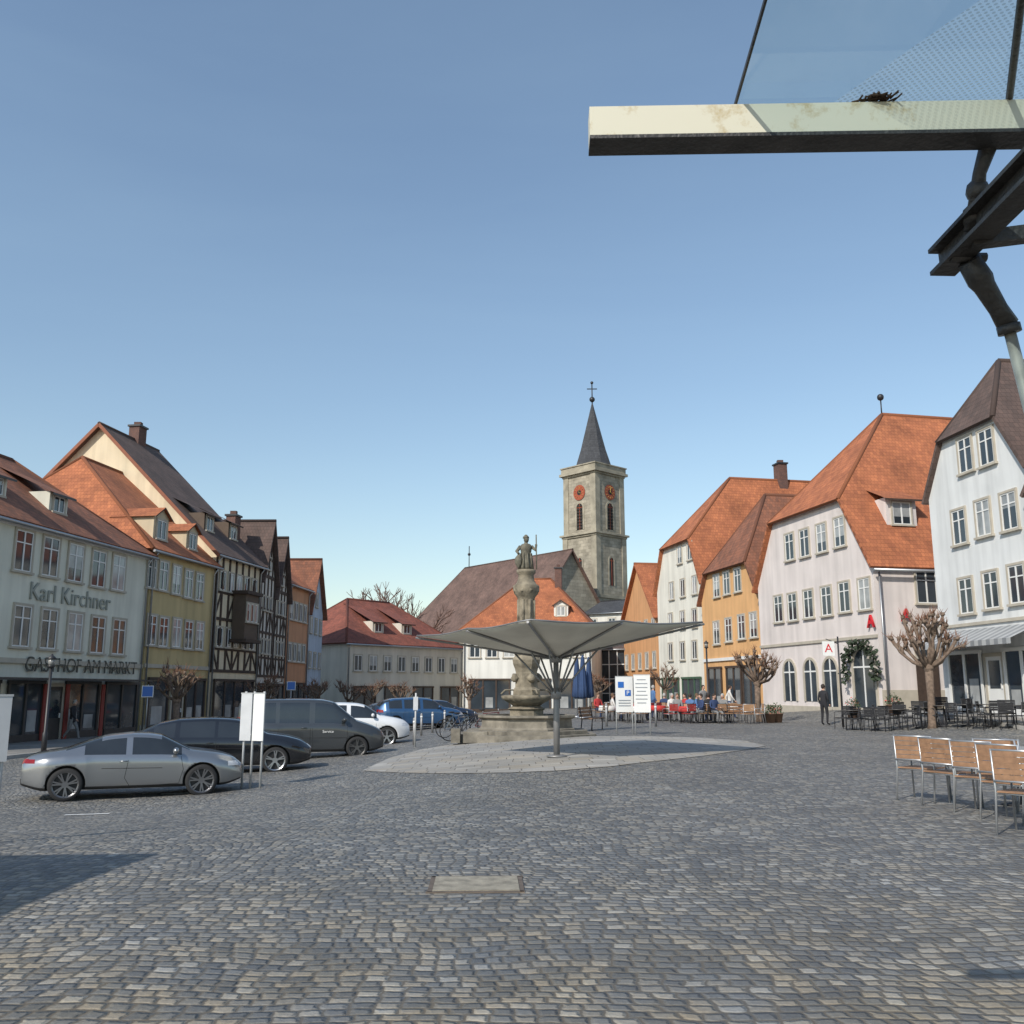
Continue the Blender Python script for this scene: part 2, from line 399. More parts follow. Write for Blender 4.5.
text("GASTHOF AM MARKT",.85,H.A+H.u*s+H.n*.1+V((0,0,z)),H.u,H.n,mat("dark_lettering",(.05,.06,.05),.5),H.e,H.org)
rd=MB()
for s0 in (10.95,12.45,15.1): rd.fbox(H.A,H.u,H.n,s0,s0+.25,Lz+.1,1.75,.14,.2,0)
rd.build("red_door_posts",[mat("oxide_red",(.24,.04,.03),.7)],H.org,H.e)
# ochre house
py_=plaster("ochre_plaster",(.52,.41,.21))
H=house("ochre_town_house",(-18.36,47.2),(-17.3,54.0),13,Lz,8.7,14.3,'eaves',py_,terracotta,h1=1,hd1=3.2)
wins_px(H,[(151,573),(163,576),(176,580),(188,584),(199,587),(151,630),(163,632),(176,633),(188,635),(199,636)],.85,1.5)
H.wb.fbox(H.A,H.u,H.n,0,H.L,2.6,2.8,.002,.1,3)
shop(H,.5,2.4,Lz+.05,2.0,1); shop(H,4.3,6.4,Lz+.05,2.0,2); door(H,3.4,Lz)
dormer(H,1.6,.5,1.5,1.4); dormer(H,5.0,.5,1.3,1.2)
finish(H,plaster("cream_plaster",(.58,.48,.33)),terracotta)
cream=plaster("cream_gable_plaster",(.70,.60,.43))
H=house("half_timbered_house",(-17.28,54.2),(-16.3,60.3),16,Lz,9.5,17.4,'eaves',cream,brownroof)
timber(H,[2.6,5.6,9.3],.9)
for z in (4.2,7.5): wins_grid(H,z+.35,5,.7,1.1)
shop(H,.5,5.7,Lz+.05,2.0,4)
H.wb.fbox(H.A,H.u,H.n,2.3,4.1,4.5,7.2,.08,.9,5); H.wb.fbox(H.A,H.u,H.n,2.1,4.3,7.2,7.4,.06,1.1,4); H.wb.fbox(H.A,H.u,H.n,2.1,4.3,4.3,4.5,.06,1.1,4)
O2=H.A+H.n*.9
for s in (2.65,3.2,3.75): window(H.wb,O2,H.u,H.n,s,6.1,.38,1.1,1)
dormer(H,1.4,1.3,1.3,1.2,kind='shed'); dormer(H,4.6,1.3,1.3,1.2,kind='shed')
chimney(H,(H.A-H.n*8+H.u*3.9)[:2],.9,15.6,18.4); chimney(H,(H.A-H.n*1.8+H.u*5.6)[:2],.8,10,12.6)
vb=MB()
for bb in (0,16):
    a=H.A-H.n*bb; b=H.A-H.n*8; a.z=9.5; b.z=17.45; d=(b-a).normalized(); a=a-d*.5
    vb.beam(a-H.u*.38,b-H.u*.38,.05,.2)
vb.build("verge_boards",[mat("verge_red",(.24,.09,.05),.8)],H.org,H.e)
finish(H,mat("dark_timber_wall",(.10,.07,.05),.8),brownroof)
tw=plaster("timber_infill_white",(.62,.59,.53))
for i,(p0,p1,y0,y1,ze,zr,rm,nm) in enumerate([(255.5,269.5,60.5,63.9,8.9,12.6,brownroof,"half_timbered_house"),(270.5,283,64.1,67.2,8.2,12.0,brownroof,"half_timbered_house")]):
    A=XY(p0,y0);B=XY(p1,y1)
    H=house(nm,A[:2],B[:2],12,Lz,ze,zr,'gable',tw,rm,plinth=False)
    timber(H,[2.4,5.2,ze],.8,apex=True,w=.16)
    for z in (4.1,6.9): wins_grid(H,z+.2,3,.55,.9)
    wins_grid(H,ze+.9,1,.6,.8); shop(H,.3,H.L-.3,Lz+.05,1.8,2); finish(H,tw,rm)
A=XY(283.5,67.4);B=XY(305,72.5)
po=plaster("salmon_plaster",(.52,.27,.15))
H=house("salmon_town_house",A[:2],B[:2],10,Lz,9.2,13.0,'eaves',po,terracotta)
for z in (4.0,7.0): wins_grid(H,z+.2,4,.75,1.3)
shop(H,.5,H.L-.5,Lz+.05,1.9,3); finish(H,po,terracotta)
A=XY(305.5,72.8);B=XY(320,78)
pb=plaster("pale_blue_plaster",(.42,.50,.60))
H=house("pale_blue_gabled_house",A[:2],B[:2],10,Lz,7.6,11.8,'gable',pb,terraold)
for z in (3.6,6.3): wins_grid(H,z+.2,3,.7,1.2)
wins_grid(H,8.6,1,.7,1.1); shop(H,.5,H.L-.5,Lz+.05,1.7,2); finish(H,pb,terraold)
# ---- far end houses
A=XY(320,92);B=XY(348,90)
H=house("white_gabled_house",A[:2],B[:2],9,Lz,5.6,8.6,'gable',plaster("warm_white_plaster",(.70,.66,.56)),redroof)
for z in (1.5,4.3): wins_grid(H,z,3,.7,1.2,.7,H.L-.7)
finish(H,white,redroof)
A=XY(334,104);B=XY(372,104)
H=house("yellow_house",A[:2],B[:2],9,Lz,6.0,9.3,'eaves',plaster("yellow_plaster",(.65,.52,.25)),redroof)
wins_grid(H,4.5,3,.8,1.2); finish(H,white,redroof)
A=XY(346,79);B=XY(462,90)
pc=plaster("grey_cream_plaster",(.60,.56,.48))
H=house("red_roofed_house",A[:2],B[:2],11,Lz,5.5,9.6,'eaves',pc,redroof,h1=1,hd1=4.5,h2=1,hd2=4.5)
wins_grid(H,3.75,8,.85,1.3,1.2,H.L-1.2)
for i in range(4): shop(H,.8+i*3.5,.8+i*3.5+2.4,Lz+.05,1.7,2)
dormer(H,4.5,1.2,1.3,1.1,kind='shed'); dormer(H,8.0,1.2,1.3,1.1,kind='shed'); finish(H,pc,redroof)
A=XY(463,80);B=XY(592,78)
pw=plaster("white_plaster",(.70,.69,.64))
H=house("orange_roofed_house",A[:2],B[:2],12,-.4,6.6,11.3,'eaves',pw,terracotta,h1=1,hd1=4.2,h2=1,hd2=4.2)
wins_grid(H,4.9,7,.9,1.4,1,H.L-1); shop(H,.6,4,-.35,2.3,3); shop(H,4.6,7.4,-.35,2.3,2); shop(H,8,10.4,-.35,2.3,2)
dormer(H,8.2,1.2,1.2,1.1); chimney(H,(H.A-H.n*5+H.u*7.5)[:2],.6,10,12.2); finish(H,pw,terracotta)
A=XY(593,88);B=XY(628,86)
H=house("glazed_modern_building",A[:2],B[:2],9,-.2,5.2,6.0,'eaves',mat("dark_cladding",(.07,.075,.08),.5),brownroof)
H.wb.fbox(H.A,H.u,H.n,.1,H.L-.1,-.1,5.1,.06,.09,1)
for i in range(5):
    s=.1+(H.L-.2)*i/4; H.wb.fbox(H.A,H.u,H.n,s-.04,s+.04,-.1,5.1,.091,.15,0)
for z in (1.2,2.5,3.8): H.wb.fbox(H.A,H.u,H.n,.1,H.L-.1,z-.04,z+.04,.091,.14,0)
finish(H)
# ---- right row
pp=plaster("pink_grey_plaster",(.66,.60,.57))
A=((763-512)/952*56.4,56.4);B=((882-512)/952*44.7,44.7)
H=house("pharmacy_building",A,B,17,.2,7.6,16.9,'gable',pp,terracotta,h1=.6,hd1=5.2,h2=.3,hd2=2,ov=.3)
wins_px(H,[(779,609),(793,607),(809,604),(827,601),(845,597),(865,594)],.95,1.5)
wins_px(H,[(790,547),(805,543),(822,538),(840,532)],.95,1.5)
for px in (791,812,832):
    s,z=fac(H.A,H.n,H.u,px,690); archwin(H.wb,H.A,H.u,H.n,s,.9 if px!=832 else .3,3.1,1.25)
s,z=fac(H.A,H.n,H.u,866,690); archwin(H.wb,H.A,H.u,H.n,s,.5,3.5,1.8); sdoor=s
H.wb.fbox(H.A,H.u,H.n,0,H.L,3.95,4.1,.002,.08,3)
SA=H.B.copy(); su=-H.n; sn=V((su.y,-su.x,0))
s_,z_=fac(SA,sn,su,926,587); window(H.wb,SA,su,sn,s_,z_,1.1,1.6)
window(H.wb,SA,su,sn,s_+3.2,z_,1.1,1.6)
s2,z2=fac(SA,sn,su,925,650)
H.wb.fbox(SA,su,sn,s2-.6,s2+.6,.7,2.9,.052,.08,4); window(H.wb,SA,su,sn,s2,3.35,1.0,.6,1)
H.wb.fbox(SA,su,sn,0,6,.1,1.5,.002,.05,3)
dormer(H,2.6,1.2,1.7,1.6,O=SA,u=su,n=sn,ze=7.6,k=H.k,kind='shed')
gb=MB(); g0=SA+sn*.35-su*.2; g1=SA+sn*.35+su*10; g0.z=g1.z=7.15; gb.tube([g0,g1],.08); gb.tube([V((SA.x+sn.x*.12+.2,SA.y+sn.y*.12,7.1)),V((SA.x+sn.x*.12+.2,SA.y+sn.y*.12,.6))],.05); gb.build("gutter",[metal],H.org,H.e)
finish(H,pp,terracotta)
rp=H.q(5.2,H.L/2,16.9); fb=MB(); fb.tube([rp,rp+V((0,0,1.0))],.04); fb.blob(rp+V((0,0,1.15)),.2); fb.build("roof_finial",[blackm],H.org,H.e)
red=mat("sign_red",(.55,.02,.03),.5,.03)
gm=mat("garland_leaves",(.03,.045,.025),.9,.5,8)
mb=MB()
for k in range(520):
    a=math.pi*R.uniform(-.12,1.12); rr=1.3+R.uniform(-.18,.2)
    s=sdoor+rr*math.cos(a); z=2.4+rr*math.sin(a)*1.0
    p=H.A+H.u*s+H.n*R.uniform(.1,.45); p.z=z
    d=V((R.uniform(-1,1),R.uniform(-1,1),R.uniform(-1,1)))*.14; e_=V((R.uniform(-1,1),R.uniform(-1,1),R.uniform(-1,1)))*.14
    mb.face([p,p+d,p+d+e_,p+e_],0 if R.random()<.93 else 1)
mb.build("door_garland",[gm,mat("garland_flowers",(.4,.36,.32),.8)],H.org,H.e)
for px,py in ((873,622),(905,616)):
    s,z=fac(H.A,H.n,H.u,px,py)
    if s>H.L: A0,uu,nn=SA,su,sn; s,z=fac(SA,sn,su,px,py)
    else: A0,uu,nn=H.A,H.u,H.n
    text("A",.9,A0+uu*s+nn*.12+V((0,0,z)),uu,nn,red,H.e,H.org,"pharmacy_letter",.05)
po2=plaster("orange_plaster",(.66,.38,.17))
A=((705-512)/952*66,66);B=((763-512)/952*57.2,57.2)
H=house("orange_house",A,B,15,0,7.6,14.4,'gable',po2,terraold,h1=.68,hd1=3.0,ov=.3)
wins_px(H,[(717,586),(727,583),(738,580),(717,633),(729,630),(742,627),(754,625)],.95,1.5)
for px in (716,735,752):
    s,z=fac(H.A,H.n,H.u,px,680); shop(H,s-1.1,s+1.1,.1,2.9,2)
H.wb.fbox(H.A,H.u,H.n,0,H.L,3.4,3.6,.002,.1,0)
finish(H,po2,terraold)
A=((660-512)/952*75.5,75.5);B=((706-512)/952*66.6,66.6)
pw2=plaster("offwhite_plaster",(.70,.68,.60))
H=house("white_hipped_house",A,B,18,0,9.3,17.8,'gable',pw2,terracotta,h1=.6,hd1=4.6,ov=.3)
wins_px(H,[(680,555),(690,551),(672,591),(683,588),(695,585),(671,622),(683,620),(695,618),(671,652),(683,651),(695,650)],.85,1.3)
shop(H,.8,4.2,.1,2.3,3); shop(H,5,8.4,.1,2.3,3)
chimney(H,(H.A+H.u*H.L/2-H.n*9)[:2],.9,16.5,19.2); finish(H,pw2,terracotta,mat("green_shutter",(.05,.10,.06),.7))
A=((625-512)/952*86,86);B=((659-512)/952*76,76)
H=house("small_orange_house",A,B,12,0,7.4,12.2,'gable',plaster("apricot_plaster",(.60,.32,.15)),terracotta)
for z in (3.9,6.6): wins_grid(H,z,5,.8,1.3)
shop(H,1,H.L-1,.1,2.4,5); finish(H,white,terracotta)
pw3=plaster("cool_white_plaster",(.68,.69,.68))
A=((945-512)/952*39.5,39.5);B=(18.65,33.0)
H=house("white_gabled_shop_house",A,B,14,.5,9.6,14.6,'gable',pw3,brownroof,h1=.52,hd1=1.6,ov=.22)
wins_px(H,[(966,455),(987,447),(960,527),(984,518),(1010,511),(967,596),(992,590),(1018,584)],.9,1.4)
H.wb.fbox(H.A,H.u,H.n,0,H.L,4.0,4.12,.002,.07,3)
shop(H,.6,2.8,.55,2.9,2,0); shop(H,4.3,6.3,.55,2.9,2,0); door(H,3.6,.55,1,2.2,0)
finish(H,pw3,brownroof)
aw=MB()
for i in range(27):
    s=.1+i*.24; a0=H.A+H.u*s+H.n*.06; a1=H.A+H.u*s+H.n*1.3; a0.z=3.85; a1.z=3.3
    aw.face([a0,a0+H.u*.24,a1+H.u*.24,a1],i%2)
    b1=a1.copy(); b1.z=3.1; aw.face([a1,a1+H.u*.24,b1+H.u*.24,b1],i%2)
aw.build("awning",[mat("awning_light",(.40,.41,.41),.5),mat("awning_dark",(.22,.23,.24),.5)],H.org,H.e)
A=(18.67,32.7);B=(19.7,24.5)
H=house("grey_town_house",A,B,12,.3,8.6,13.5,'gable',pw3,brownroof)
for z in (5.3,8.1): wins_grid(H,z,3)
finish(H,pw3,brownroof)
# ---------------------------------------------------------------- church
ts=stonemat("tower_sandstone",(.39,.35,.275),(.29,.26,.20),.9,.42,.02)
tc=V(((597-512)/952*125,125,0)); hs=2.95
e=empty("church_tower",tc); mb=MB()
rot=math.radians(43)
def tw_(u_,v_,z):
    return tc+V((u_*math.cos(rot)-v_*math.sin(rot),u_*math.sin(rot)+v_*math.cos(rot),z))
def tbox(mb,half,z0,z1,m=0):
    cs=[(-half,-half),(half,-half),(half,half),(-half,half)]
    for i in range(4):
        a,b=cs[i],cs[(i+1)%4]
        mb.face([tw_(*a,z0),tw_(*b,z0),tw_(*b,z1),tw_(*a,z1)],m,[(0,z0),(2*half,z0),(2*half,z1),(0,z1)])
    mb.face([tw_(*c,z1) for c in cs],m,[(0,0),(1,0),(1,1),(0,1)]); mb.face([tw_(*c,z0) for c in cs],m,[(0,0),(1,0),(1,1),(0,1)])
ztop=zat(470,123); zc1=zat(536,122); zc2=zat(598,122)
tbox(mb,hs+.12,-1,zc2); tbox(mb,hs+.3,zc2,zc2+.4,1); tbox(mb,hs,zc2+.4,zc1); tbox(mb,hs+.18,zc1,zc1+.25,1); tbox(mb,hs+.4,zc1+.25,zc1+.5,1)
tbox(mb,hs-.12,zc1+.5,ztop-.8); tbox(mb,hs+.08,ztop-.8,ztop-.55,1); tbox(mb,hs+.38,ztop-.55,ztop-.2,1); tbox(mb,hs+.18,ztop-.2,ztop+.5,1); tbox(mb,hs+.3,ztop+.5,ztop+.65,1)
for cx in (-1,1):
    for cy in (-1,1):
        for z0,z1,hh in ((zc1+.51,ztop-.81,hs-.12),(zc2+.41,zc1-.01,hs)):
            c0=tw_(cx*(hh-.35),cy*(hh-.35),0); mb.box((c0.x,c0.y,(z0+z1)/2),.9,.9,z1-z0,1,rot)
mb.build("tower_walls",[ts,mat("tower_trim",(.31,.28,.215),.9,.3,.8)],tc,e)
db=MB(); clk=mat("clock_dial",(.30,.065,.03),.7); gold=mat("clock_gold",(.7,.5,.15),.4,metal=.6)
for fa in range(4):
    a=rot+fa*math.pi/2; n_=V((math.sin(a),-math.cos(a),0)); u_=V((math.cos(a),math.sin(a),0))
    O=tc+n_*(hs-.12); zc=zat(491,122)
    def disc(r,d,m,seg=28):
        db.face([O+n_*d+u_*(r*math.cos(2*math.pi*k/seg))+V((0,0,zc+r*math.sin(2*math.pi*k/seg))) for k in range(seg)],m)
    disc(1.05,.10,0); disc(.36,.11,2)
    for k in range(12):
        t=2*math.pi*k/12; p=O+n_*.12+u_*(.85*math.cos(t))+V((0,0,zc+.85*math.sin(t))); q_=O+n_*.12+u_*(.66*math.cos(t))+V((0,0,zc+.66*math.sin(t))); db.beam(p,q_,.03,.1,1,up=n_)
    db.beam(O+n_*.14+V((0,0,zc)),O+n_*.14+u_*.15+V((0,0,zc+.75)),.03,.08,1,up=n_); db.beam(O+n_*.16+V((0,0,zc)),O+n_*.16+u_*.5+V((0,0,zc-.2)),.03,.08,1,up=n_)
    archwin(db,O,u_,n_,0,zc1+1.0,zat(502,122),1.1,2,3,t=.25)
    for k in range(8): db.fbox(O,u_,n_,-.5,.5,zc1+1.2+k*.42,zc1+1.27+k*.42,.03,.12,4)
    O3=tc+n_*hs
    archwin(db,O3,u_,n_,0,zat(585,122),zat(557,122),.8,2,3,t=.25)
db.build("clock_faces_and_belfry_openings",[clk,gold,mat("belfry_dark",(.02,.02,.02),.9),mat("tower_trim"),darkwood],tc,e)
sb=MB(); zb=ztop+.62; prof=[(2.65,zb),(2.3,zb+1.1),(1.85,zb+2.5),(.06,zat(403,125))]
for i in range(3):
    (r0,z0),(r1,z1)=prof[i],prof[i+1]
    for k in range(8):
        a0=math.pi/8+2*math.pi*k/8+rot; a1=a0+math.pi/4
        P_=lambda r,a,z: tc+V((r*math.cos(a),r*math.sin(a),z))
        sb.face([P_(r0,a0,z0),P_(r0,a1,z0),P_(r1,a1,z1),P_(r1,a0,z1)],0,[(0,z0),(r0*.76,z0),(r1*.76,z1),(0,z1)])
za=zat(403,125)
sb.tube([tc+V((0,0,za-.3)),tc+V((0,0,zat(384,125)))],.09,6,1); sb.blob(tc+V((0,0,za+.5)),.4,1)
zx=zat(389,125); sb.beam(tc+V((-.7,0,zx)),tc+V((.7,0,zx)),.12,.12,1); sb.blob(tc+V((0,0,zx+.9)),.22,1)
sb.build("spire",[slate,blackm],tc,e)
H=house("church_nave",(-16,134.7),(1.8,112.0),14,0,9.0,18.7,'eaves',ts,churchroof,h1=1,hd1=6,ov=.5)
for i in range(5): archwin(H.wb,H.A,H.u,H.n,4+i*5,3,7.6,1.5)
finish(H)
fb=MB(); p=H.q(7,7,18.7); fb.tube([p,p+V((0,0,3.2))],.06); fb.blob(p+V((0,0,2.0)),.22); fb.build("ridge_vane",[blackm],H.org,H.e)
A=XY(588,112);B=XY(640,108)
H=house("church_annex",A[:2],B[:2],8,0,zat(612,110),zat(600,112),'eaves',plaster("light_stone_render",(.62,.60,.54)),slate)
wins_grid(H,zat(625,110),3,.9,1.6); finish(H)
# ---------------------------------------------------------------- ground
def lin(a,b,st):
    o=[];x=a
    while x<b-1e-6: o.append(x); x+=st
    return o
xs=[-900,-400,-200,-120,-80,-60,-45]+lin(-36,30,.5)+[30,34,40,50,70,120,200,400,900]
ys=[-300,-100,-40,-20,-10]+lin(-6,62,.5)+lin(62,110,2)+[110,130,160,220,400,900,2500]
me=bpy.data.meshes.new("ground"); vs=[(x,y,G(x,y)) for y in ys for x in xs]; nx=len(xs)
fs=[(j*nx+i,j*nx+i+1,(j+1)*nx+i+1,(j+1)*nx+i) for j in range(len(ys)-1) for i in range(nx-1)]
me.from_pydata(vs,[],fs); me.polygons.foreach_set("use_smooth",[True]*len(fs)); ground=bpy.data.objects.new("cobblestone_ground",me); scene.collection.objects.link(ground)
def setts(name,bw,rh,gap,lo,hi,mort,warm,wavy=.45,jit=.05,dome=.03,rough=.6,bmp=.9,grain=.35,tiltk=.45):
    m,N,L,b=newmat(name); b.inputs["Roughness"].default_value=rough
    def val(x,i,n):
        if isinstance(x,(int,float)): n.inputs[i].default_value=x
        else: L.new(x,n.inputs[i])
    def M(op,a,c=None,d=None):
        n=N.new("ShaderNodeMath"); n.operation=op; val(a,0,n)
        if c is not None: val(c,1,n)
        if d is not None: val(d,2,n)
        return n.outputs[0]
    tc=N.new("ShaderNodeTexCoord")
    def nois(sc,det=2,r=.5,out="Fac"):
        n=N.new("ShaderNodeTexNoise"); n.inputs["Scale"].default_value=sc; n.inputs["Detail"].default_value=det; n.inputs["Roughness"].default_value=r; L.new(tc.outputs["Object"],n.inputs["Vector"]); return n.outputs[out]
    sp=N.new("ShaderNodeSeparateXYZ"); L.new(tc.outputs["Object"],sp.inputs[0]); X,Y=sp.outputs[0],sp.outputs[1]
    sc1=N.new("ShaderNodeSeparateColor"); L.new(nois(.55,2,.5,"Color"),sc1.inputs[0])
    sc2=N.new("ShaderNodeSeparateColor"); L.new(nois(7,2,.5,"Color"),sc2.inputs[0])
    sc3=N.new("ShaderNodeSeparateColor"); L.new(nois(26,2,.5,"Color"),sc3.inputs[0])
    def warp(c,i):
        o=M('MULTIPLY_ADD',M('SUBTRACT',sc1.outputs[i],.5),wavy,c)
        o=M('MULTIPLY_ADD',M('SUBTRACT',sc2.outputs[i],.5),jit,o)
        return M('MULTIPLY_ADD',M('SUBTRACT',sc3.outputs[i],.5),jit*.35,o)
    x,y=warp(X,0),warp(Y,1)
    v=M('DIVIDE',y,rh); row=M('FLOOR',v); fv=M('FRACT',v)
    wn=N.new("ShaderNodeTexWhiteNoise"); wn.noise_dimensions='1D'; L.new(row,wn.inputs["W"])
    wr=M('MULTIPLY_ADD',wn.outputs["Value"],.35,.85)
    u=M('MULTIPLY_ADD',wn.outputs["Value"],7.3,M('MULTIPLY',M('DIVIDE',x,bw),wr)); col=M('FLOOR',u); fu=M('FRACT',u)
    cv=N.new("ShaderNodeCombineXYZ"); L.new(col,cv.inputs[0]); L.new(row,cv.inputs[1])
    w2=N.new("ShaderNodeTexWhiteNoise"); w2.noise_dimensions='2D'; L.new(cv.outputs[0],w2.inputs["Vector"])
    sr=N.new("ShaderNodeSeparateColor"); L.new(w2.outputs["Color"],sr.inputs[0])
    du=M('MULTIPLY',M('MINIMUM',fu,M('SUBTRACT',1,fu)),bw); dv=M('MULTIPLY',M('MINIMUM',fv,M('SUBTRACT',1,fv)),rh)
    d=M('SMOOTH_MIN',du,dv,.02)
    mr=N.new("ShaderNodeMapRange"); mr.interpolation_type='SMOOTHSTEP'; L.new(d,mr.inputs[0]); mr.inputs[1].default_value=gap*.35; mr.inputs[2].default_value=gap
    rp=N.new("ShaderNodeValToRGB"); e=rp.color_ramp.elements; e[0].color=(*lo,1); e[1].color=(*hi,1); q=e.new(.5); q.color=((lo[0]*1.35+hi[0]*.65)/2,(lo[1]*1.3+hi[1]*.68)/2,(lo[2]*1.25+hi[2]*.72)/2,1); q=e.new(.85); q.color=(hi[0]*.85,hi[1]*.79,hi[2]*.71,1)
    L.new(w2.outputs["Value"],rp.inputs[0])
    g=M('MULTIPLY',M('MULTIPLY_ADD',nois(.4,8,.62),1.1,.45),M('MULTIPLY_ADD',nois(38,4,.6),.7,.65))
    sv=N.new("ShaderNodeVectorMath"); sv.operation='SCALE'; L.new(rp.outputs[0],sv.inputs[0]); L.new(g,sv.inputs["Scale"])
    mx=N.new("ShaderNodeMix"); mx.data_type='RGBA'; L.new(mr.outputs[0],mx.inputs[0]); mx.inputs[6].default_value=(*mort,1); L.new(sv.outputs[0],mx.inputs[7])
    yr=N.new("ShaderNodeMapRange"); yr.inputs[1].default_value=4; yr.inputs[2].default_value=9; yr.inputs[3].default_value=1; yr.inputs[4].default_value=.1; L.new(Y,yr.inputs[0])
    nr=N.new("ShaderNodeMapRange"); nr.inputs[1].default_value=.35; nr.inputs[2].default_value=.6; L.new(nois(1.5,6,.6),nr.inputs[0])
    w=N.new("ShaderNodeMix"); w.data_type='RGBA'; w.blend_type='MULTIPLY'; L.new(M('MULTIPLY',yr.outputs[0],nr.outputs[0]),w.inputs[0]); L.new(mx.outputs[2],w.inputs[6]); w.inputs[7].default_value=(*warm,1)
    L.new(w.outputs[2],b.inputs["Base Color"])
    dm=N.new("ShaderNodeMapRange"); dm.interpolation_type='SMOOTHERSTEP'; L.new(d,dm.inputs[0]); dm.inputs[1].default_value=0; dm.inputs[2].default_value=dome
    tilt=M('ADD',M('MULTIPLY',M('SUBTRACT',sr.outputs[0],.5),fu),M('MULTIPLY',M('SUBTRACT',sr.outputs[1],.5),fv))
    h=M('ADD',M('MULTIPLY_ADD',tilt,tiltk,dm.outputs[0]),M('MULTIPLY',nois(30,4,.6),grain))
    bp=N.new("ShaderNodeBump"); bp.inputs["Strength"].default_value=bmp; bp.inputs["Distance"].default_value=.018; L.new(h,bp.inputs["Height"]); L.new(bp.outputs[0],b.inputs["Normal"])
    return m
me.materials.append(setts("cobblestones",.115,.105,.011,(.10,.105,.11),(.285,.285,.272),(.11,.10,.085),(1.18,1.04,.82)))
slabm=setts("paving_slabs",.62,.5,.016,(.27,.26,.24),(.37,.36,.335),(.13,.12,.105),(1,1,1),0,.01,.02,.8,.35,.2,.05)
pavem=setts("pavement_slabs",.4,.4,.01,(.20,.20,.19),(.27,.26,.25),(.12,.12,.11),(1,1,1),0,.01,.02,.8,.35,.2,.05)
pl=[(362,771),(400,773),(450,774),(510,773),(560,771),(610,767),(660,761),(705,756),(745,750),(766,746),(745,741),(700,738),(650,736.5),(600,736.5),(550,738),(500,740),(455,744),(420,750),(390,758)]
pl=[gp(*q) for q in pl]; cen=sum(pl,V((0,0,0)))/len(pl)
bd=[]
for i in range(len(pl)):
    a,b=pl[i],pl[(i+1)%len(pl)]
    for j in range(5): bd.append(a.lerp(b,j/5))
mb=MB(); nr=16; na=len(bd)
for i in range(nr+1):
    for k in range(na):
        p=cen.lerp(bd[k],i/nr); mb.v.append(V((p.x,p.y,G(p.x,p.y)+.010)))
for i in range(nr):
    for k in range(na):
        k2=(k+1)%na; mb.idx([i*na+k,(i+1)*na+k,(i+1)*na+k2,i*na+k2],0)
mb.build("stone_paved_area",[slabm])
def strip(name,pts_in,pts_out,h,m,km):
    mb=MB(); n=len(pts_in)
    for i in range(n-1):
        a,b,c,d=[V(p) for p in (pts_in[i],pts_in[i+1],pts_out[i+1],pts_out[i])]
        sub=12
        for j in range(sub):
            t0,t1=j/sub,(j+1)/sub
            A_,B_=a.lerp(b,t0),a.lerp(b,t1); D_,C_=d.lerp(c,t0),d.lerp(c,t1)
            q=lambda p,o: V((p.x,p.y,G(p.x,p.y)+o))
            mb.face([q(A_,h),q(B_,h),q(C_,h),q(D_,h)],0)
            dr=(A_-D_).normalized()*.14
            mb.face([q(D_,h+.004),q(C_,h+.004),q(C_+dr,h+.004),q(D_+dr,h+.004)],1)
            mb.face([q(D_,-.05),q(C_,-.05),q(C_,h+.004),q(D_,h+.004)],1)
    mb.build(name,[m,km])
kerb=mat("kerb_stone",(.33,.32,.30),.85,.15,3)
strip("pavement",[(-21.5,26,0),(-18.4,47,0),(-16.3,60,0),(-14.5,78,0)],[(-16.6,25,0),(-14.6,44,0),(-13.2,60,0),(-11.8,78,0)],.11,pavem,kerb)
strip("pavement",[(19.2,29,0),(18,40,0)],[(17.2,29,0),(16.4,40,0)],.1,pavem,kerb)
def mark(name,x0,y0,x1,y1,w):
    a=V((x0,y0,0)); b=V((x1,y1,0)); d=(b-a).normalized(); s_=V((-d.y,d.x,0))*w/2; mb=MB(); n=6
    for i in range(n):
        p,q=a.lerp(b,i/n),a.lerp(b,(i+1)/n); g=lambda v:V((v.x,v.y,G(v.x,v.y)+.010))
        mb.face([g(p-s_),g(q-s_),g(q+s_),g(p+s_)])
    mb.build(name,[mat("road_marking",(.66,.66,.64),.7,.25,6)])
for px,py in ((86,815),(178,794)):
    p=gp(px,py); mark("parking_marking",p.x-.35,p.y-.02,p.x+.35,p.y+.12,.18)
mb=MB(); mb.box((-.28,7.75,.004),.66,.54,.02,0,.03)
o=mb.build("stone_cover_plate",[mat("pale_plate",(.26,.235,.185),.85,.3,10,bump=.3)])
o.modifiers.new("b",'BEVEL').width=.006
mb=MB()
for (x,y,sx,sy) in ((-.28,8.04,.74,.035),(-.28,7.46,.74,.035),(-.63,7.75,.035,.6),(.07,7.75,.035,.6)): mb.box((x,y,.0),sx,sy,.018,0,.03)
mb.build("plate_frame",[mat("rusty_iron",(.12,.095,.075),.8,.3,12)])
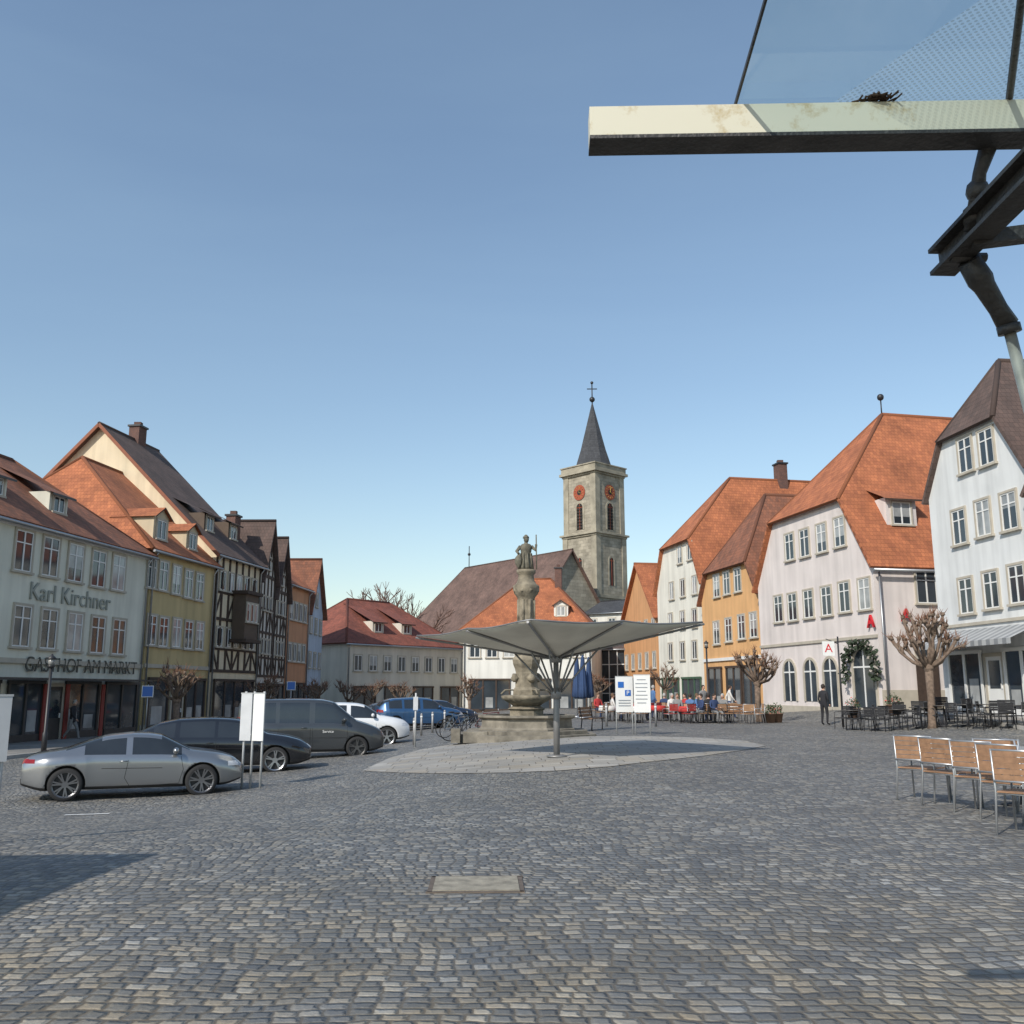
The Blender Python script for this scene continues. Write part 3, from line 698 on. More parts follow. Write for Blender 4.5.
# ---------------------------------------------------------------- tulip umbrella
def tulip(name,cx,cy,half,rot,zc,zr_,tilt=0):
    g=G(cx,cy); org=V((cx,cy,g)); e=empty(name,org); mb=MB(); na=64; nr=10
    def rad(a):
        a=(a-rot)%(math.pi/2)-math.pi/4
        return half/math.cos(a)
    fab=MB()
    for i in range(nr+1):
        for k in range(na):
            a=2*math.pi*k/na; r=.12+(rad(a)-.12)*i/nr; t=i/nr
            rib=abs(math.sin((a-rot)*4))
            z=zc+(zr_-zc)*(t**.9)-.09*rib*math.sin(math.pi*t)-.06*rib*t
            fab.v.append(V((cx+r*math.cos(a),cy+r*math.sin(a),z+tilt*r*math.cos(a))))
    for i in range(nr):
        for k in range(na):
            k2=(k+1)%na; fab.idx([i*na+k,(i+1)*na+k,(i+1)*na+k2,i*na+k2])
    fm=mat("umbrella_fabric",(.56,.54,.47),.85,.1,1.5)
    o=fab.build("canopy",[fm],org,e); so=o.modifiers.new("t",'SOLIDIFY'); so.thickness=.02
    pts=[V((cx+rad(2*math.pi*k/na)*math.cos(2*math.pi*k/na),cy+rad(2*math.pi*k/na)*math.sin(2*math.pi*k/na),zr_-.06*abs(math.sin((2*math.pi*k/na-rot)*4))+tilt*rad(2*math.pi*k/na)*math.cos(2*math.pi*k/na))) for k in range(na+1)]
    mb.tube(pts,.02,6)
    for k in range(8):
        a=rot+k*math.pi/4; rr=rad(a+1e-6); d=V((math.cos(a),math.sin(a),0)); c=V((cx,cy,0))
        mb.tube([c+d*.08+V((0,0,zc-.06)),c+d*rr+V((0,0,zr_-.05+tilt*rr*d.x))],.03,6)
        zm=zc+(zr_-zc)*.32-.05+tilt*rr*.32*d.x
        mb.tube([c+d*.07+V((0,0,g+1.45)),c+d*rr*.3+V((0,0,zm))],.024,6)
    mb.tube([(cx,cy,g),(cx,cy,g+.9),(cx,cy,zc+.15)],[.075,.075,.06],12)
    mb.lathe((cx,cy,0),[(.12,g+1.35),(.13,g+1.5),(.09,g+1.6)],12); mb.lathe((cx,cy,0),[(.1,zc-.16),(.16,zc-.1),(.16,zc),(.08,zc+.06)],12)
    mb.lathe((cx,cy,0),[(.24,g+.014),(.24,g+.05),(.1,g+.07)],16)
    mb.build("frame",[mat("umbrella_steel",(.22,.22,.22),.45,.1,metal=.4)],org,e)
tulip("tulip_umbrella",1.05,22.6,2.48,math.radians(-12),2.30,2.94,.035)
tulip("tulip_umbrella",-9.0,2.95,3.3,math.radians(45),2.28,3.02)
# ---------------------------------------------------------------- fountain
fx,fy=.5,33.0; fg=G(fx,fy); org=V((fx,fy,fg)); e=empty("fountain",org)
def Z(py): return zat(py,fy)
mb=MB(); r8=math.pi/8
mb.lathe((fx,fy,0),[(2.5,fg-.3),(2.5,fg+.14)],8,1,smooth=False,rot=r8); mb.lathe((fx,fy,0),[(2.2,fg+.1),(2.2,fg+.26)],8,1,smooth=False,rot=r8)
mb.lathe((fx,fy,0),[(1.75,fg+.2),(1.75,fg+.3),(1.66,fg+.36),(1.64,fg+.62),(1.78,fg+.68),(1.78,fg+.75),(1.52,fg+.75),(1.5,fg+.5)],8,1,smooth=False,rot=r8)
mb.lathe((fx,fy,0),[(.62,fg+.3),(.62,fg+.9),(.7,fg+.95),(.5,fg+1.05),(.45,fg+1.2)],8,0,rot=r8,smooth=False)
mb.lathe((fx,fy,0),[(.4,Z(708)),(.55,Z(704)),(.85,Z(699)),(.88,Z(696)),(.8,Z(695)),(.4,Z(696))],24,0)
mb.lathe((fx,fy,0),[(.50,Z(697)),(.50,Z(690)),(.42,Z(687)),(.40,Z(672)),(.44,Z(668)),(.50,Z(664)),(.52,Z(660)),(.46,Z(657)),(.38,Z(655))],8,0,smooth=False,rot=r8)
mb.lathe((fx,fy,0),[(.38,Z(657)),(.42,Z(650)),(.34,Z(645)),(.32,Z(636)),(.36,Z(633)),(.36,Z(630)),(.30,Z(627)),(.29,Z(612)),(.31,Z(606)),(.29,Z(600)),(.33,Z(597)),(.42,Z(594)),(.46,Z(590)),(.47,Z(586)),(.36,Z(584)),(.29,Z(580)),(.27,Z(575)),(.34,Z(573)),(.34,Z(570))],16,0)
for k in range(8):
    a=k*math.pi/4+.4; d=V((math.cos(a),math.sin(a),0)); mb.blob(V((fx,fy,Z(591)))+d*.38,.10,0,jit=.4); mb.tube([V((fx,fy,Z(628)))+d*.30,V((fx,fy,Z(600)))+d*.30],.05,6)
for k in range(4):
    a=k*math.pi/2+.4; d=V((math.cos(a),math.sin(a),0)); mb.blob(V((fx,fy,Z(646)))+d*.34,.15,0,jit=.4); mb.blob(V((fx,fy,Z(678)))+d*.43,.15,0,jit=.4)
    mb.tube([V((fx,fy,Z(690)))+d*.5,V((fx,fy,Z(690)))+d*.8,V((fx,fy,Z(694)))+d*.95],.03,6)
mb.build("basin_and_column",[stone,basest],org,e)
wb=MB(); wb.lathe((fx,fy,0),[(1.52,fg+.52),(1.52,fg+.58)],8,0,rot=r8); wb.build("water",[mat("basin_water",(.03,.05,.05),.05,.1)],org,e)
st=MB(); zz=Z(570)
st.lathe((fx,fy,0),[(.24,zz),(.25,zz+.1),(.2,zz+.35),(.17,zz+.55),(.2,zz+.72),(.23,zz+.84),(.16,zz+.92),(.07,zz+.95),(.06,zz+1.0)],12,0)
st.blob((fx+.01,fy-.02,zz+1.09),.105,0,sc=(.9,1,1.2)); st.lathe((fx,fy,0),[(.12,zz+1.14),(.1,zz+1.2),(.03,zz+1.27)],8,0)
st.tube([(fx-.2,fy,zz+.84),(fx-.33,fy-.06,zz+.66),(fx-.26,fy-.2,zz+.55)],[.07,.06,.045],8); st.tube([(fx+.2,fy,zz+.84),(fx+.34,fy-.05,zz+.7),(fx+.36,fy-.12,zz+.9)],[.07,.06,.045],8)
st.tube([(fx+.37,fy-.13,zz+.0),(fx+.36,fy-.12,zz+1.25)],.022,6); st.blob((fx-.27,fy-.16,zz+.3),.17,0,sc=(.8,.5,1.4),jit=.3)
for k in range(9):
    a=k*.7; st.tube([(fx+.2*math.cos(a),fy+.2*math.sin(a),zz+.6),(fx+.25*math.cos(a+.2),fy+.25*math.sin(a+.2),zz+.02)],[.02,.045],5)
st.build("statue",[mat("statue_stone",(.13,.12,.09),.9,.3,8,bump=.6,bscale=20)],org,e)
mb=MB()
for i,(x0,x1,h) in enumerate(((-1.6,-.8,.36),(-2.0,-1.7,.45))): mb.box(((x0+x1)/2,31.6,G(-1,31.6)+h/2),x1-x0,.45,h)
o=mb.build("stone_bench",[basest]); o.modifiers.new("b",'BEVEL').width=.03
# ---------------------------------------------------------------- overhead canopy (near camera)
e=empty("glass_canopy_structure",V((1.5,2.3,3.0))); org=V((1.5,2.3,3.0))
def creamrust():
    m,N,L,b=newmat("rusty_cream_paint"); b.inputs["Roughness"].default_value=.5
    t=N.new("ShaderNodeTexCoord"); n=N.new("ShaderNodeTexNoise"); n.inputs["Scale"].default_value=5; n.inputs["Detail"].default_value=10; n.inputs["Roughness"].default_value=.72; L.new(t.outputs["Object"],n.inputs["Vector"])
    r=N.new("ShaderNodeValToRGB"); r.color_ramp.elements[0].position=.52; r.color_ramp.elements[0].color=(.60,.57,.45,1); r.color_ramp.elements[1].position=.72; r.color_ramp.elements[1].color=(.14,.065,.025,1)
    x=r.color_ramp.elements.new(.60); x.color=(.46,.38,.23,1)
    L.new(n.outputs["Fac"],r.inputs[0]); L.new(r.outputs[0],b.inputs["Base Color"]); return m
cr=creamrust(); darksteel=mat("dark_steel",(.05,.047,.045),.5,.35,10,metal=.3,bump=.3,bscale=60)
mb=MB()
a=P(589,129,2.31); b=V((3.2,2.22,a.z-.005))
mb.beam(a,b,.07,.088,0); mb.beam(a+V((0,0,-.05)),b+V((0,0,-.05)),.085,.010,1)
mb.beam(a+V((.37,-.037,0)),b+V((0,-.037,0)),.006,.07,0)
mb.tube([V((1.33,2.25,a.z+.05)),V((1.13,1.80,a.z+.055)),V((.1,-.5,a.z+.06))],.010,10,1)
ob=mb.build("front_beam",[cr,darksteel],org,e); ob.modifiers.new("b",'BEVEL').width=.004
def glassroof():
    m,N,L,b=newmat("fritted_glass"); out=N["Material Output"]
    t=N.new("ShaderNodeTexCoord"); mp=N.new("ShaderNodeMapping"); mp.inputs["Scale"].default_value=(75,75,75); mp.inputs["Rotation"].default_value=(0,0,.78); L.new(t.outputs["Object"],mp.inputs[0])
    vo=N.new("ShaderNodeTexVoronoi"); vo.inputs["Randomness"].default_value=0; vo.inputs["Scale"].default_value=1; L.new(mp.outputs[0],vo.inputs["Vector"]); vo.voronoi_dimensions='2D'
    lt=N.new("ShaderNodeMath"); lt.operation='LESS_THAN'; lt.inputs[1].default_value=.33; L.new(vo.outputs["Distance"],lt.inputs[0])
    sp=N.new("ShaderNodeSeparateXYZ"); L.new(t.outputs["Object"],sp.inputs[0])
    ad=N.new("ShaderNodeMath"); ad.operation='ADD'; L.new(sp.outputs["X"],ad.inputs[0])
    ml=N.new("ShaderNodeMath"); ml.operation='MULTIPLY'; ml.inputs[1].default_value=.55; L.new(sp.outputs["Y"],ml.inputs[0]); L.new(ml.outputs[0],ad.inputs[1])
    gt=N.new("ShaderNodeMath"); gt.operation='GREATER_THAN'; gt.inputs[1].default_value=-.62; L.new(ad.outputs[0],gt.inputs[0])
    mk=N.new("ShaderNodeMath"); mk.operation='MULTIPLY'; L.new(lt.outputs[0],mk.inputs[0]); L.new(gt.outputs[0],mk.inputs[1])
    tr=N.new("ShaderNodeBsdfTransparent"); tr.inputs[0].default_value=(.66,.80,.84,1)
    gl=N.new("ShaderNodeBsdfGlossy"); gl.inputs["Roughness"].default_value=.05
    tl=N.new("ShaderNodeBsdfTranslucent"); tl.inputs[0].default_value=(.50,.60,.62,1)
    m1=N.new("ShaderNodeMixShader"); m1.inputs[0].default_value=.08; L.new(tr.outputs[0],m1.inputs[1]); L.new(gl.outputs[0],m1.inputs[2])
    # dusty film, denser on one pane
    nz=N.new("ShaderNodeTexNoise"); nz.inputs["Scale"].default_value=3; nz.inputs["Detail"].default_value=8; L.new(t.outputs["Object"],nz.inputs["Vector"])
    df_=N.new("ShaderNodeMath"); df_.operation='MULTIPLY_ADD'; df_.inputs[1].default_value=.12; df_.inputs[2].default_value=.10; L.new(gt.outputs[0],df_.inputs[0])
    dn=N.new("ShaderNodeMath"); dn.operation='MULTIPLY_ADD'; dn.inputs[1].default_value=.10; L.new(nz.outputs["Fac"],dn.inputs[0]); L.new(df_.outputs[0],dn.inputs[2])
    m0=N.new("ShaderNodeMixShader"); L.new(dn.outputs[0],m0.inputs[0]); L.new(m1.outputs[0],m0.inputs[1]); L.new(tl.outputs[0],m0.inputs[2])
    df=N.new("ShaderNodeBsdfDiffuse"); df.inputs[0].default_value=(.22,.27,.28,1)
    f2=N.new("ShaderNodeMath"); f2.operation='MULTIPLY'; f2.inputs[1].default_value=.3; L.new(mk.outputs[0],f2.inputs[0])
    m2=N.new("ShaderNodeMixShader"); L.new(f2.outputs[0],m2.inputs[0]); L.new(m0.outputs[0],m2.inputs[1]); L.new(df.outputs[0],m2.inputs[2]); L.new(m2.outputs[0],out.inputs[0])
    return m
gz=a.z+.075; gx=P(735,97,2.31).x; mb=MB()
mb.face([(gx,2.33,gz),(3.2,2.25,gz),(3.2,-1.2,gz+.01),(gx-.2,-1.2,gz+.01)],0)
mb.beam((gx,2.33,gz-.004),(gx-.2,-1.2,gz+.006),.006,.012,1)
mb.build("glass_roof",[glassroof(),darksteel],org,e)
mb=MB(); bn=P(888,88,2.2)
for k in range(70):
    p=V((bn.x+R.gauss(0,.022),2.26+R.gauss(0,.012),a.z+.052+R.uniform(0,.008))); d=V((R.uniform(-1,1),R.uniform(-1,1),R.uniform(-.15,.15)))*.018
    mb.tube([p-d,p+d],.003,4)
mb.build("debris",[mat("debris_brown",(.06,.035,.02),.95)],org,e)
mb=MB(); zb_=2.76
def ibeam(p,q,w,h):
    p,q=V(p),V(q); mb.beam(p+V((0,0,h/2)),q+V((0,0,h/2)),w,.012); mb.beam(p-V((0,0,h/2)),q-V((0,0,h/2)),w,.012); mb.beam(p,q,.012,h-.012)
ibeam((1.28,2.60,zb_-.01),(1.38,.2,zb_+.12),.075,.07)
mb.beam((1.28,2.42,zb_-.03),(2.6,2.2,zb_+.05),.04,.04)
mb.tube([(1.29,2.42,zb_+.0),(1.29,2.36,2.90),(1.31,2.30,3.0)],[.026,.018,.028],10); mb.blob((1.29,2.38,2.86),.032,0); mb.blob((1.29,2.41,2.80),.034,0)
mb.build("dark_support_beam",[darksteel],org,e)
mb=MB()
p0=V((1.31,2.50,zb_-.05)); p1=P(1008,325,2.56); p2=P(1024,388,2.58); dr=(p2-p1).normalized(); t_=(p2.z)/-dr.z; p3=p2+dr*t_
mb.tube([p0,p0.lerp(p1,.3),p0.lerp(p1,.4),p0.lerp(p1,.75),p1],[.032,.036,.030,.026,.030],12,0); mb.tube([p1,p1+dr*.025],.032,12,0); mb.tube([p1,p3],.016,12,1)
mb.tube([p0+V((-.05,0,.01)),p0+V((.05,0,.01))],.014,8,0)
mb.build("raking_strut",[darksteel,mat("weathered_grey_steel",(.33,.32,.28),.5,.25,12,metal=.3)],org,e)
# ---------------------------------------------------------------- pollard trees
def pollard(name,x,y,h,spread,seed,nb=8,r0=.16,tw=5):
    rn=random.Random(seed); g=G(x,y); mb=MB(); b=V((x,y,g)); top=b+V((rn.uniform(-.1,.1),rn.uniform(-.1,.1),h*.5))
    mb.tube([b-V((0,0,.1)),b+V((0,0,.15)),b.lerp(top,.5)+V((rn.uniform(-.06,.06),0,0)),top],[r0*1.5,r0*1.1,r0*.9,r0*1.05],10)
    mb.blob(top,r0*1.35,0,jit=.5)
    for i in range(nb):
        a=2*math.pi*i/nb+rn.uniform(-.3,.3); el=rn.uniform(.35,1.2); ln=h*.5*rn.uniform(.65,1.0)
        d=V((math.cos(a)*math.cos(el)*spread,math.sin(a)*math.cos(el)*spread,math.sin(el)))
        m1=top+d*ln*.4+V((rn.uniform(-.1,.1),rn.uniform(-.1,.1),-.05)); m2=top+d*ln*.75+V((rn.uniform(-.1,.1),rn.uniform(-.1,.1),.05*h*.3))
        e1=top+d*ln*.9+V((0,0,ln*.22))
        mb.tube([top,m1,m2,e1],[r0*.6,r0*.45,r0*.36,r0*.3],7); ends=[e1]
        for q in range(3):
            e2=m2+V((rn.uniform(-.5,.5),rn.uniform(-.5,.5),rn.uniform(.1,.5)))*ln*.55; mb.tube([m1.lerp(m2,rn.uniform(.4,1)),m2.lerp(e2,.5)+V((rn.uniform(-.05,.05),0,.03)),e2],[r0*.33,r0*.26,r0*.2],6); ends.append(e2)
        for en in ends:
            mb.blob(en,r0*.58,0,jit=.8,seg=7,rings=5)
            for q in range(tw):
                dd=(d*.5+V((rn.uniform(-1,1),rn.uniform(-1,1),rn.uniform(.1,1.2)))).normalized(); l2=rn.uniform(.12,.45)
                mb.tube([en,en+dd*l2*.6,en+dd*l2+V((0,0,.04))],[.014,.010,.004],4,1)
    return mb.build(name,[bark,mat("young_twigs",(.20,.10,.06),.9)],b)
for px,y,h,sp,sd,nb in ((178,43,3.4,.8,1,9),(265,55,3.0,.8,2,8),(316,62,2.9,.9,3,8),(350,66,2.8,1,4,8),(372,68,2.8,1,5,8),(400,70,2.8,.9,6,7),(470,60,2.6,.7,7,7),(666,62,3.0,.9,8,8),(758,46,3.6,.85,9,11),(930,34.5,4.2,.72,10,13),(598,66,2.6,.8,12,7)):
    p=XY(px,y); pollard("pollarded_tree",p.x,y,h,sp,sd,nb,.11 if y>50 else .14)
def baretree(name,x,y,zb,h,seed):
    rn=random.Random(seed); mb=MB()
    def rec(p,d,l,r,dep):
        q=p+d*l; m=p.lerp(q,.5)+V((rn.uniform(-1,1),rn.uniform(-1,1),0))*l*.06
        mb.tube([p,m,q],[r,r*.85,r*.65],5 if dep>1 else 4,0,cap=False)
        if dep==0: return
        for i in range(3 if dep>1 else 4):
            nd=(d+V((rn.uniform(-1,1),rn.uniform(-1,1),rn.uniform(-.3,.7)))*.75).normalized(); rec(q if i else m,nd,l*.72,r*.6,dep-1)
    rec(V((x,y,zb)),V((0,0,1)),h*.3,h*.025,5); mb.build(name,[mat("reddish_bark",(.14,.08,.06),.95)],V((x,y,zb)))
p=XY(386,100); baretree("bare_tree",p.x,100,-.6,15,3)
p=XY(402,108); baretree("bare_tree",p.x,108,-.6,15,5)
# ---------------------------------------------------------------- cars
headl=mat("headlamp",(.55,.57,.6),.1,.2,8,spec=.8); taill=mat("tail_lamp",(.22,.01,.01),.15,.1); plate=mat("licence_plate",(.7,.7,.68),.5,.05)
carglass=mat("car_glass",(.02,.024,.028),.04,.1,spec=.9); trimb=mat("black_trim",(.015,.015,.016),.5,.1); alloy=mat("alloy",(.42,.43,.45),.28,.05,metal=.9); seam=mat("panel_gap",(.008,.008,.008),.8); tyre=mat("tyre_rubber",(.02,.02,.021),.85,.1)
def recalc(ob):
    bm=bmesh.new(); bm.from_mesh(ob.data); bmesh.ops.recalc_face_normals(bm,faces=bm.faces); bm.to_mesh(ob.data); bm.free()
def car(name,prof,belt,glass_x,wheels,paint,loc,yaw,wr=.33,rim=alloy,W=.92,tw=.62,tail_z=(.78,.88),head_z=(.62,.74),spokes=5,pillars=(),mir=(.8,1.0),zb=.2,seams=(),scl=1):
    def interp(t,x):
        if x<=t[0][0]: return t[0][1]
        for (a,b),(c,d) in zip(t[:-1],t[1:]):
            if x<=c: return b+(d-b)*(x-a)/(c-a)
        return t[-1][1]
    x0,x1=prof[0][0],prof[-1][0]
    xs=sorted(set([p[0] for p in prof]+[x0+.06,x1-.06]+[x for g in glass_x for x in g[:2]]+[x for p in pillars for x in (p-.035,p+.035)]+[wheels[0]-.5,wheels[0],wheels[0]+.5,wheels[1]-.5,wheels[1],wheels[1]+.5,0]))
    xs=[x for i,x in enumerate(xs) if i==0 or x-xs[i-1]>.02]
    base=MB(); st=[]
    for x in xs:
        zt=interp(prof,x); zs=interp(belt,x)
        e=min((x-x0),(x1-x)); ww=W-.30*max(0,1-e/.75)**2.6
        zbb=zb+.12*max(0,1-e/.35)
        cabin=max(0,min(1,(zt-zs-.06)/.25)); zs=min(zs,zt-.03)
        wt=(ww-.14)*(1-cabin)+(tw*ww/W)*cabin
        bul=.02 if min(abs(x-wheels[0]),abs(x-wheels[1]))<.45 else 0
        h=[(ww-.10,zbb),(ww-.03,zbb+.05),(ww-.005+bul,(zbb+zs)*.45+.02),(ww+bul,zs-.16),(ww-.015+bul*.5,zs-.06),(ww-.05,zs),(wt+.03*cabin,zt-.07*cabin-.012),(wt-.10,zt-.012)]
        pts=[(0,zbb)]+h+[(0,zt)]
        st.append(pts+[(-a,b) for a,b in h[::-1]])
    n=len(xs); ring=len(st[0])
    for x,rp in zip(xs,st):
        for a,b in rp: base.v.append(V((x,a,b)))
    def inside(xa,xb,kind):
        m=(xa+xb)/2
        return any(g[2]==kind and g[0]<m<g[1] for g in glass_x)
    for i in range(n-1):
        mid=(xs[i]+xs[i+1])/2; pil=any(abs(mid-p)<.036 for p in pillars)
        for k in range(ring):
            k2=(k+1)%ring; m=0
            if k in (6,ring-7) and inside(xs[i],xs[i+1],'side') and not pil: m=1
            if k in (7,8,9,10) and (inside(xs[i],xs[i+1],'front') or inside(xs[i],xs[i+1],'rear')): m=1
            if k in (0,ring-1,1,ring-2): m=2
            base.idx([i*ring+k,i*ring+k2,(i+1)*ring+k2,(i+1)*ring+k],m)
    base.idx(list(range(ring))[::-1],0); base.idx([(n-1)*ring+k for k in range(ring)],0)
    ob=base.build("tmp",[paint,carglass,trimb]); recalc(ob); me_=ob.data
    cr_=me_.attributes.new("crease_edge",'FLOAT','EDGE')
    keyx=[x for g in glass_x for x in g[:2]]+[x0,x1]
    for ed in me_.edges:
        a,b=ed.vertices; ka,kb=a%ring,b%ring; ia,ib=a//ring,b//ring
        if ka==kb:
            if ka in (6,ring-6): cr_.data[ed.index].value=.6
            elif ka in (7,ring-7): cr_.data[ed.index].value=.35
            elif ka in (4,ring-4): cr_.data[ed.index].value=.3
        elif ia==ib and any(abs(xs[ia]-q)<.02 for q in keyx): cr_.data[ed.index].value=.3
    ss=ob.modifiers.new("s",'SUBSURF'); ss.levels=2
    cuts=[]
    for wx in wheels:
        for sd in (-1,1):
            cb=MB(); cb.lathe((wx,sd*W,wr),[(wr+.05,-.32),(wr+.05,.3)],32,0,axis='y'); co=cb.build("cut",[trimb]); recalc(co); cuts.append(co)
            bo=ob.modifiers.new("b",'BOOLEAN'); bo.object=co; bo.operation='DIFFERENCE'; bo.solver='EXACT'; bo.material_mode='TRANSFER'
    bpy.context.view_layer.update(); dg=bpy.context.evaluated_depsgraph_get(); ev=ob.evaluated_get(dg); body=bpy.data.meshes.new_from_object(ev,preserve_all_data_layers=True,depsgraph=dg)
    bvh=BVHTree.FromPolygons([v.co.copy() for v in body.vertices],[list(p.vertices) for p in body.polygons])
    for c in cuts+[ob]: bpy.data.objects.remove(c,do_unlink=True)
    e=empty(name,loc); e.rotation_euler=(0,0,yaw); e.scale=(scl,scl,scl)
    bo=bpy.data.objects.new("body",body); scene.collection.objects.link(bo); bo.parent=e
    d=MB()
    def hit(o,dr): return bvh.ray_cast(V(o),V(dr))[0]
    for pts in seams:
        for sd in (-1,1):
            q=[]
            for (ax,az),(bx,bz) in zip(pts[:-1],pts[1:]):
                for j in range(6):
                    x,z=ax+(bx-ax)*j/6,az+(bz-az)*j/6; h=hit((x,sd*3,z),(0,-sd,0))
                    if h: q.append(h+V((0,sd*.0005,0)))
            if len(q)>1: d.tube(q,.0055,4,1)
    def grid(f,m,nx_=6,nz_=3):
        g=[]
        for j in range(nz_+1):
            for i in range(nx_+1):
                h=f(i/nx_,j/nz_)
                if not h: return
                g.append(h)
        b_=len(d.v); d.v+=g
        for j in range(nz_):
            for i in range(nx_): q=b_+j*(nx_+1)+i; d.idx([q,q+1,q+nx_+2,q+nx_+1],m)
    def patch(face,y0,y1,z0,z1,m):
        def f(a,b):
            h=hit((face*4,y0+(y1-y0)*a,z0+(z1-z0)*b),(-face,0,0)); return h and h+V((face*.007,0,0))
        grid(f,m)
    def spatch(sd,xa,xb,z0,z1,m):
        def f(a,b):
            h=hit((xa+(xb-xa)*a,sd*3,z0+(z1-z0)*b),(0,-sd,0)); return h and h+V((0,sd*.006,0))
        grid(f,m)
    for sd in (-1,1):
        patch(-1,sd*.30,sd*.60,tail_z[0],tail_z[1],3); spatch(sd,x0+.06,x0+.26,tail_z[0]+.01,tail_z[1]-.01,3)
        patch(1,sd*.32,sd*.58,head_z[0],head_z[1],2); spatch(sd,x1-.34,x1-.10,head_z[0]+.02,head_z[1],2)
        d.blob((mir[0],sd*(W+.07),mir[1]),.105,0,10,8,sc=(.65,1.0,.7)); d.tube([(mir[0],sd*(W-.12),mir[1]-.08),(mir[0],sd*(W+.04),mir[1]-.04)],.025,6,1)
        h=hit((-.25,sd*3,interp(belt,-.25)-.13),(0,-sd,0))
        if h: d.tube([h+V((-.09,sd*.02,0)),h+V((.09,sd*.02,0))],.014,6,0)
    patch(-1,-.26,.26,tail_z[0]-.24,tail_z[0]-.13,4); patch(1,-.26,.26,.34,.45,4); patch(1,-.42,.42,.47,head_z[0]-.02,1); patch(-1,-.55,.55,.34,.46,1)
    d.build("details",[paint,seam,headl,taill,plate],V((0,0,0)),e)
    for wx in wheels:
        for sd in (-1,1):
            w=MB(); y=sd*(W-.10)
            w.lathe((wx,y,wr),[(wr*.74,-.10),(wr*.94,-.105),(wr,-.075),(wr,.075),(wr*.94,.105),(wr*.74,.10)],36,0,axis='y',cap=False)
            w.lathe((wx,y,wr),[(wr*.75,-.05),(wr*.75,.03)],28,2,axis='y')
            f=.098*sd
            for k in range(36):
                a0,a1=2*math.pi*k/36,2*math.pi*(k+1)/36; q=lambda r,a,dy: (wx+r*math.cos(a),y+dy,wr+r*math.sin(a))
                w.face([q(wr*.78,a0,f*1.06),q(wr*.78,a1,f*1.06),q(wr*.70,a1,f*.9),q(wr*.70,a0,f*.9)],1)
            w.lathe((wx,y+f*.8,wr),[(.07,-.015),(.055,.015)],14,1,axis='y')
            for k in range(spokes):
                for o_ in (-.13,.13):
                    a=2*math.pi*k/spokes+.3; w.beam((wx+.04*math.cos(a),y+f*.8,wr+.04*math.sin(a)),(wx+wr*.73*math.cos(a+o_),y+f*.9,wr+wr*.73*math.sin(a+o_)),.03,.03,1,up=V((0,1,0)))
            w.build("wheel",[tyre,rim,trimb],V((0,0,0)),e)
    return e
CO=dict(prof=[(-2.27,.80),(-2.2,.97),(-1.75,1.03),(-1.45,1.07),(-1.0,1.24),(-.6,1.36),(-.1,1.40),(.3,1.385),(.55,1.33),(1.15,1.02),(1.7,.95),(2.1,.84),(2.28,.66)],
 belt=[(-2.27,.78),(-1.8,.90),(-1.2,.95),(.8,.91),(1.6,.84),(2.28,.62)],glass_x=[(-1.02,.92,'side'),(-1.42,-.72,'rear'),(.52,1.12,'front')],pillars=(-.12,),seams=[[(.92,.88),(.98,.6),(.9,.3),(-.1,.26),(-.22,.45),(-.15,.9)],[(-1.9,.68),(1.75,.62)],[(.9,.27),(-.9,.27)]])
SE=dict(prof=[(-2.36,.85),(-2.28,1.02),(-1.9,1.18),(-1.55,1.34),(-1.1,1.43),(-.3,1.46),(.3,1.43),(.55,1.38),(1.2,1.04),(1.7,.97),(2.1,.86),(2.36,.66)],
 belt=[(-2.36,.80),(-1.8,.95),(.9,.92),(1.6,.86),(2.36,.62)],glass_x=[(-1.65,.98,'side'),(-2.2,-1.6,'rear'),(.52,1.17,'front')],pillars=(-1.05,-.1),seams=[[(.98,.88),(1.0,.5),(.9,.3),(.0,.28),(-.05,.9)],[(-.1,.9),(-.1,.3),(-.8,.3),(-1.0,.6),(-1.05,.9)],[(-1.9,.68),(1.75,.64)]])
VA=dict(prof=[(-2.3,1.0),(-2.26,1.72),(-2.05,1.82),(-1.4,1.86),(-.4,1.87),(.35,1.85),(.7,1.76),(1.42,1.18),(1.8,1.07),(2.15,.93),(2.3,.72)],
 belt=[(-2.3,1.02),(-1.8,1.1),(.8,1.08),(1.5,.98),(2.3,.68)],glass_x=[(-2.1,1.2,'side'),(.66,1.38,'front')],pillars=(-1.05,0.0),tw=.76,tail_z=(.95,1.3),head_z=(.72,.86),mir=(1.0,1.2),seams=[[(1.1,1.05),(1.1,.5),(.95,.3),(.05,.28),(.0,1.08)],[(-.05,1.06),(-.05,.3),(-.95,.35),(-1.05,1.05)],[(-2.0,.66),(1.7,.64)]])
SU=dict(prof=[(-2.3,1.0),(-2.24,1.25),(-1.95,1.5),(-1.5,1.62),(-.4,1.67),(.3,1.64),(.6,1.56),(1.2,1.18),(1.7,1.10),(2.1,1.0),(2.3,.78)],
 belt=[(-2.3,.95),(-1.8,1.1),(.9,1.06),(1.6,.98),(2.3,.72)],glass_x=[(-1.75,1.0,'side'),(-2.22,-1.7,'rear'),(.56,1.17,'front')],pillars=(-1.0,-.05),tw=.66,tail_z=(.9,1.05),head_z=(.75,.88),mir=(.85,1.18),zb=.26,seams=SE['seams'])
def paintm(n,c,metal=.5,r=.3): return mat(n,c,r,.02,1,metal=metal,coat=1)
def gz_(x,y): return V((x,y,G(x,y)))
car("parked_coupe_car",wheels=(-1.38,1.38),paint=paintm("silver_paint",(.30,.31,.32),.8,.28),loc=gz_(-7.95,20.4),yaw=math.radians(22),wr=.345,spokes=7,rim=mat("dark_alloy",(.2,.2,.21),.3,metal=.8),scl=.93,**CO)
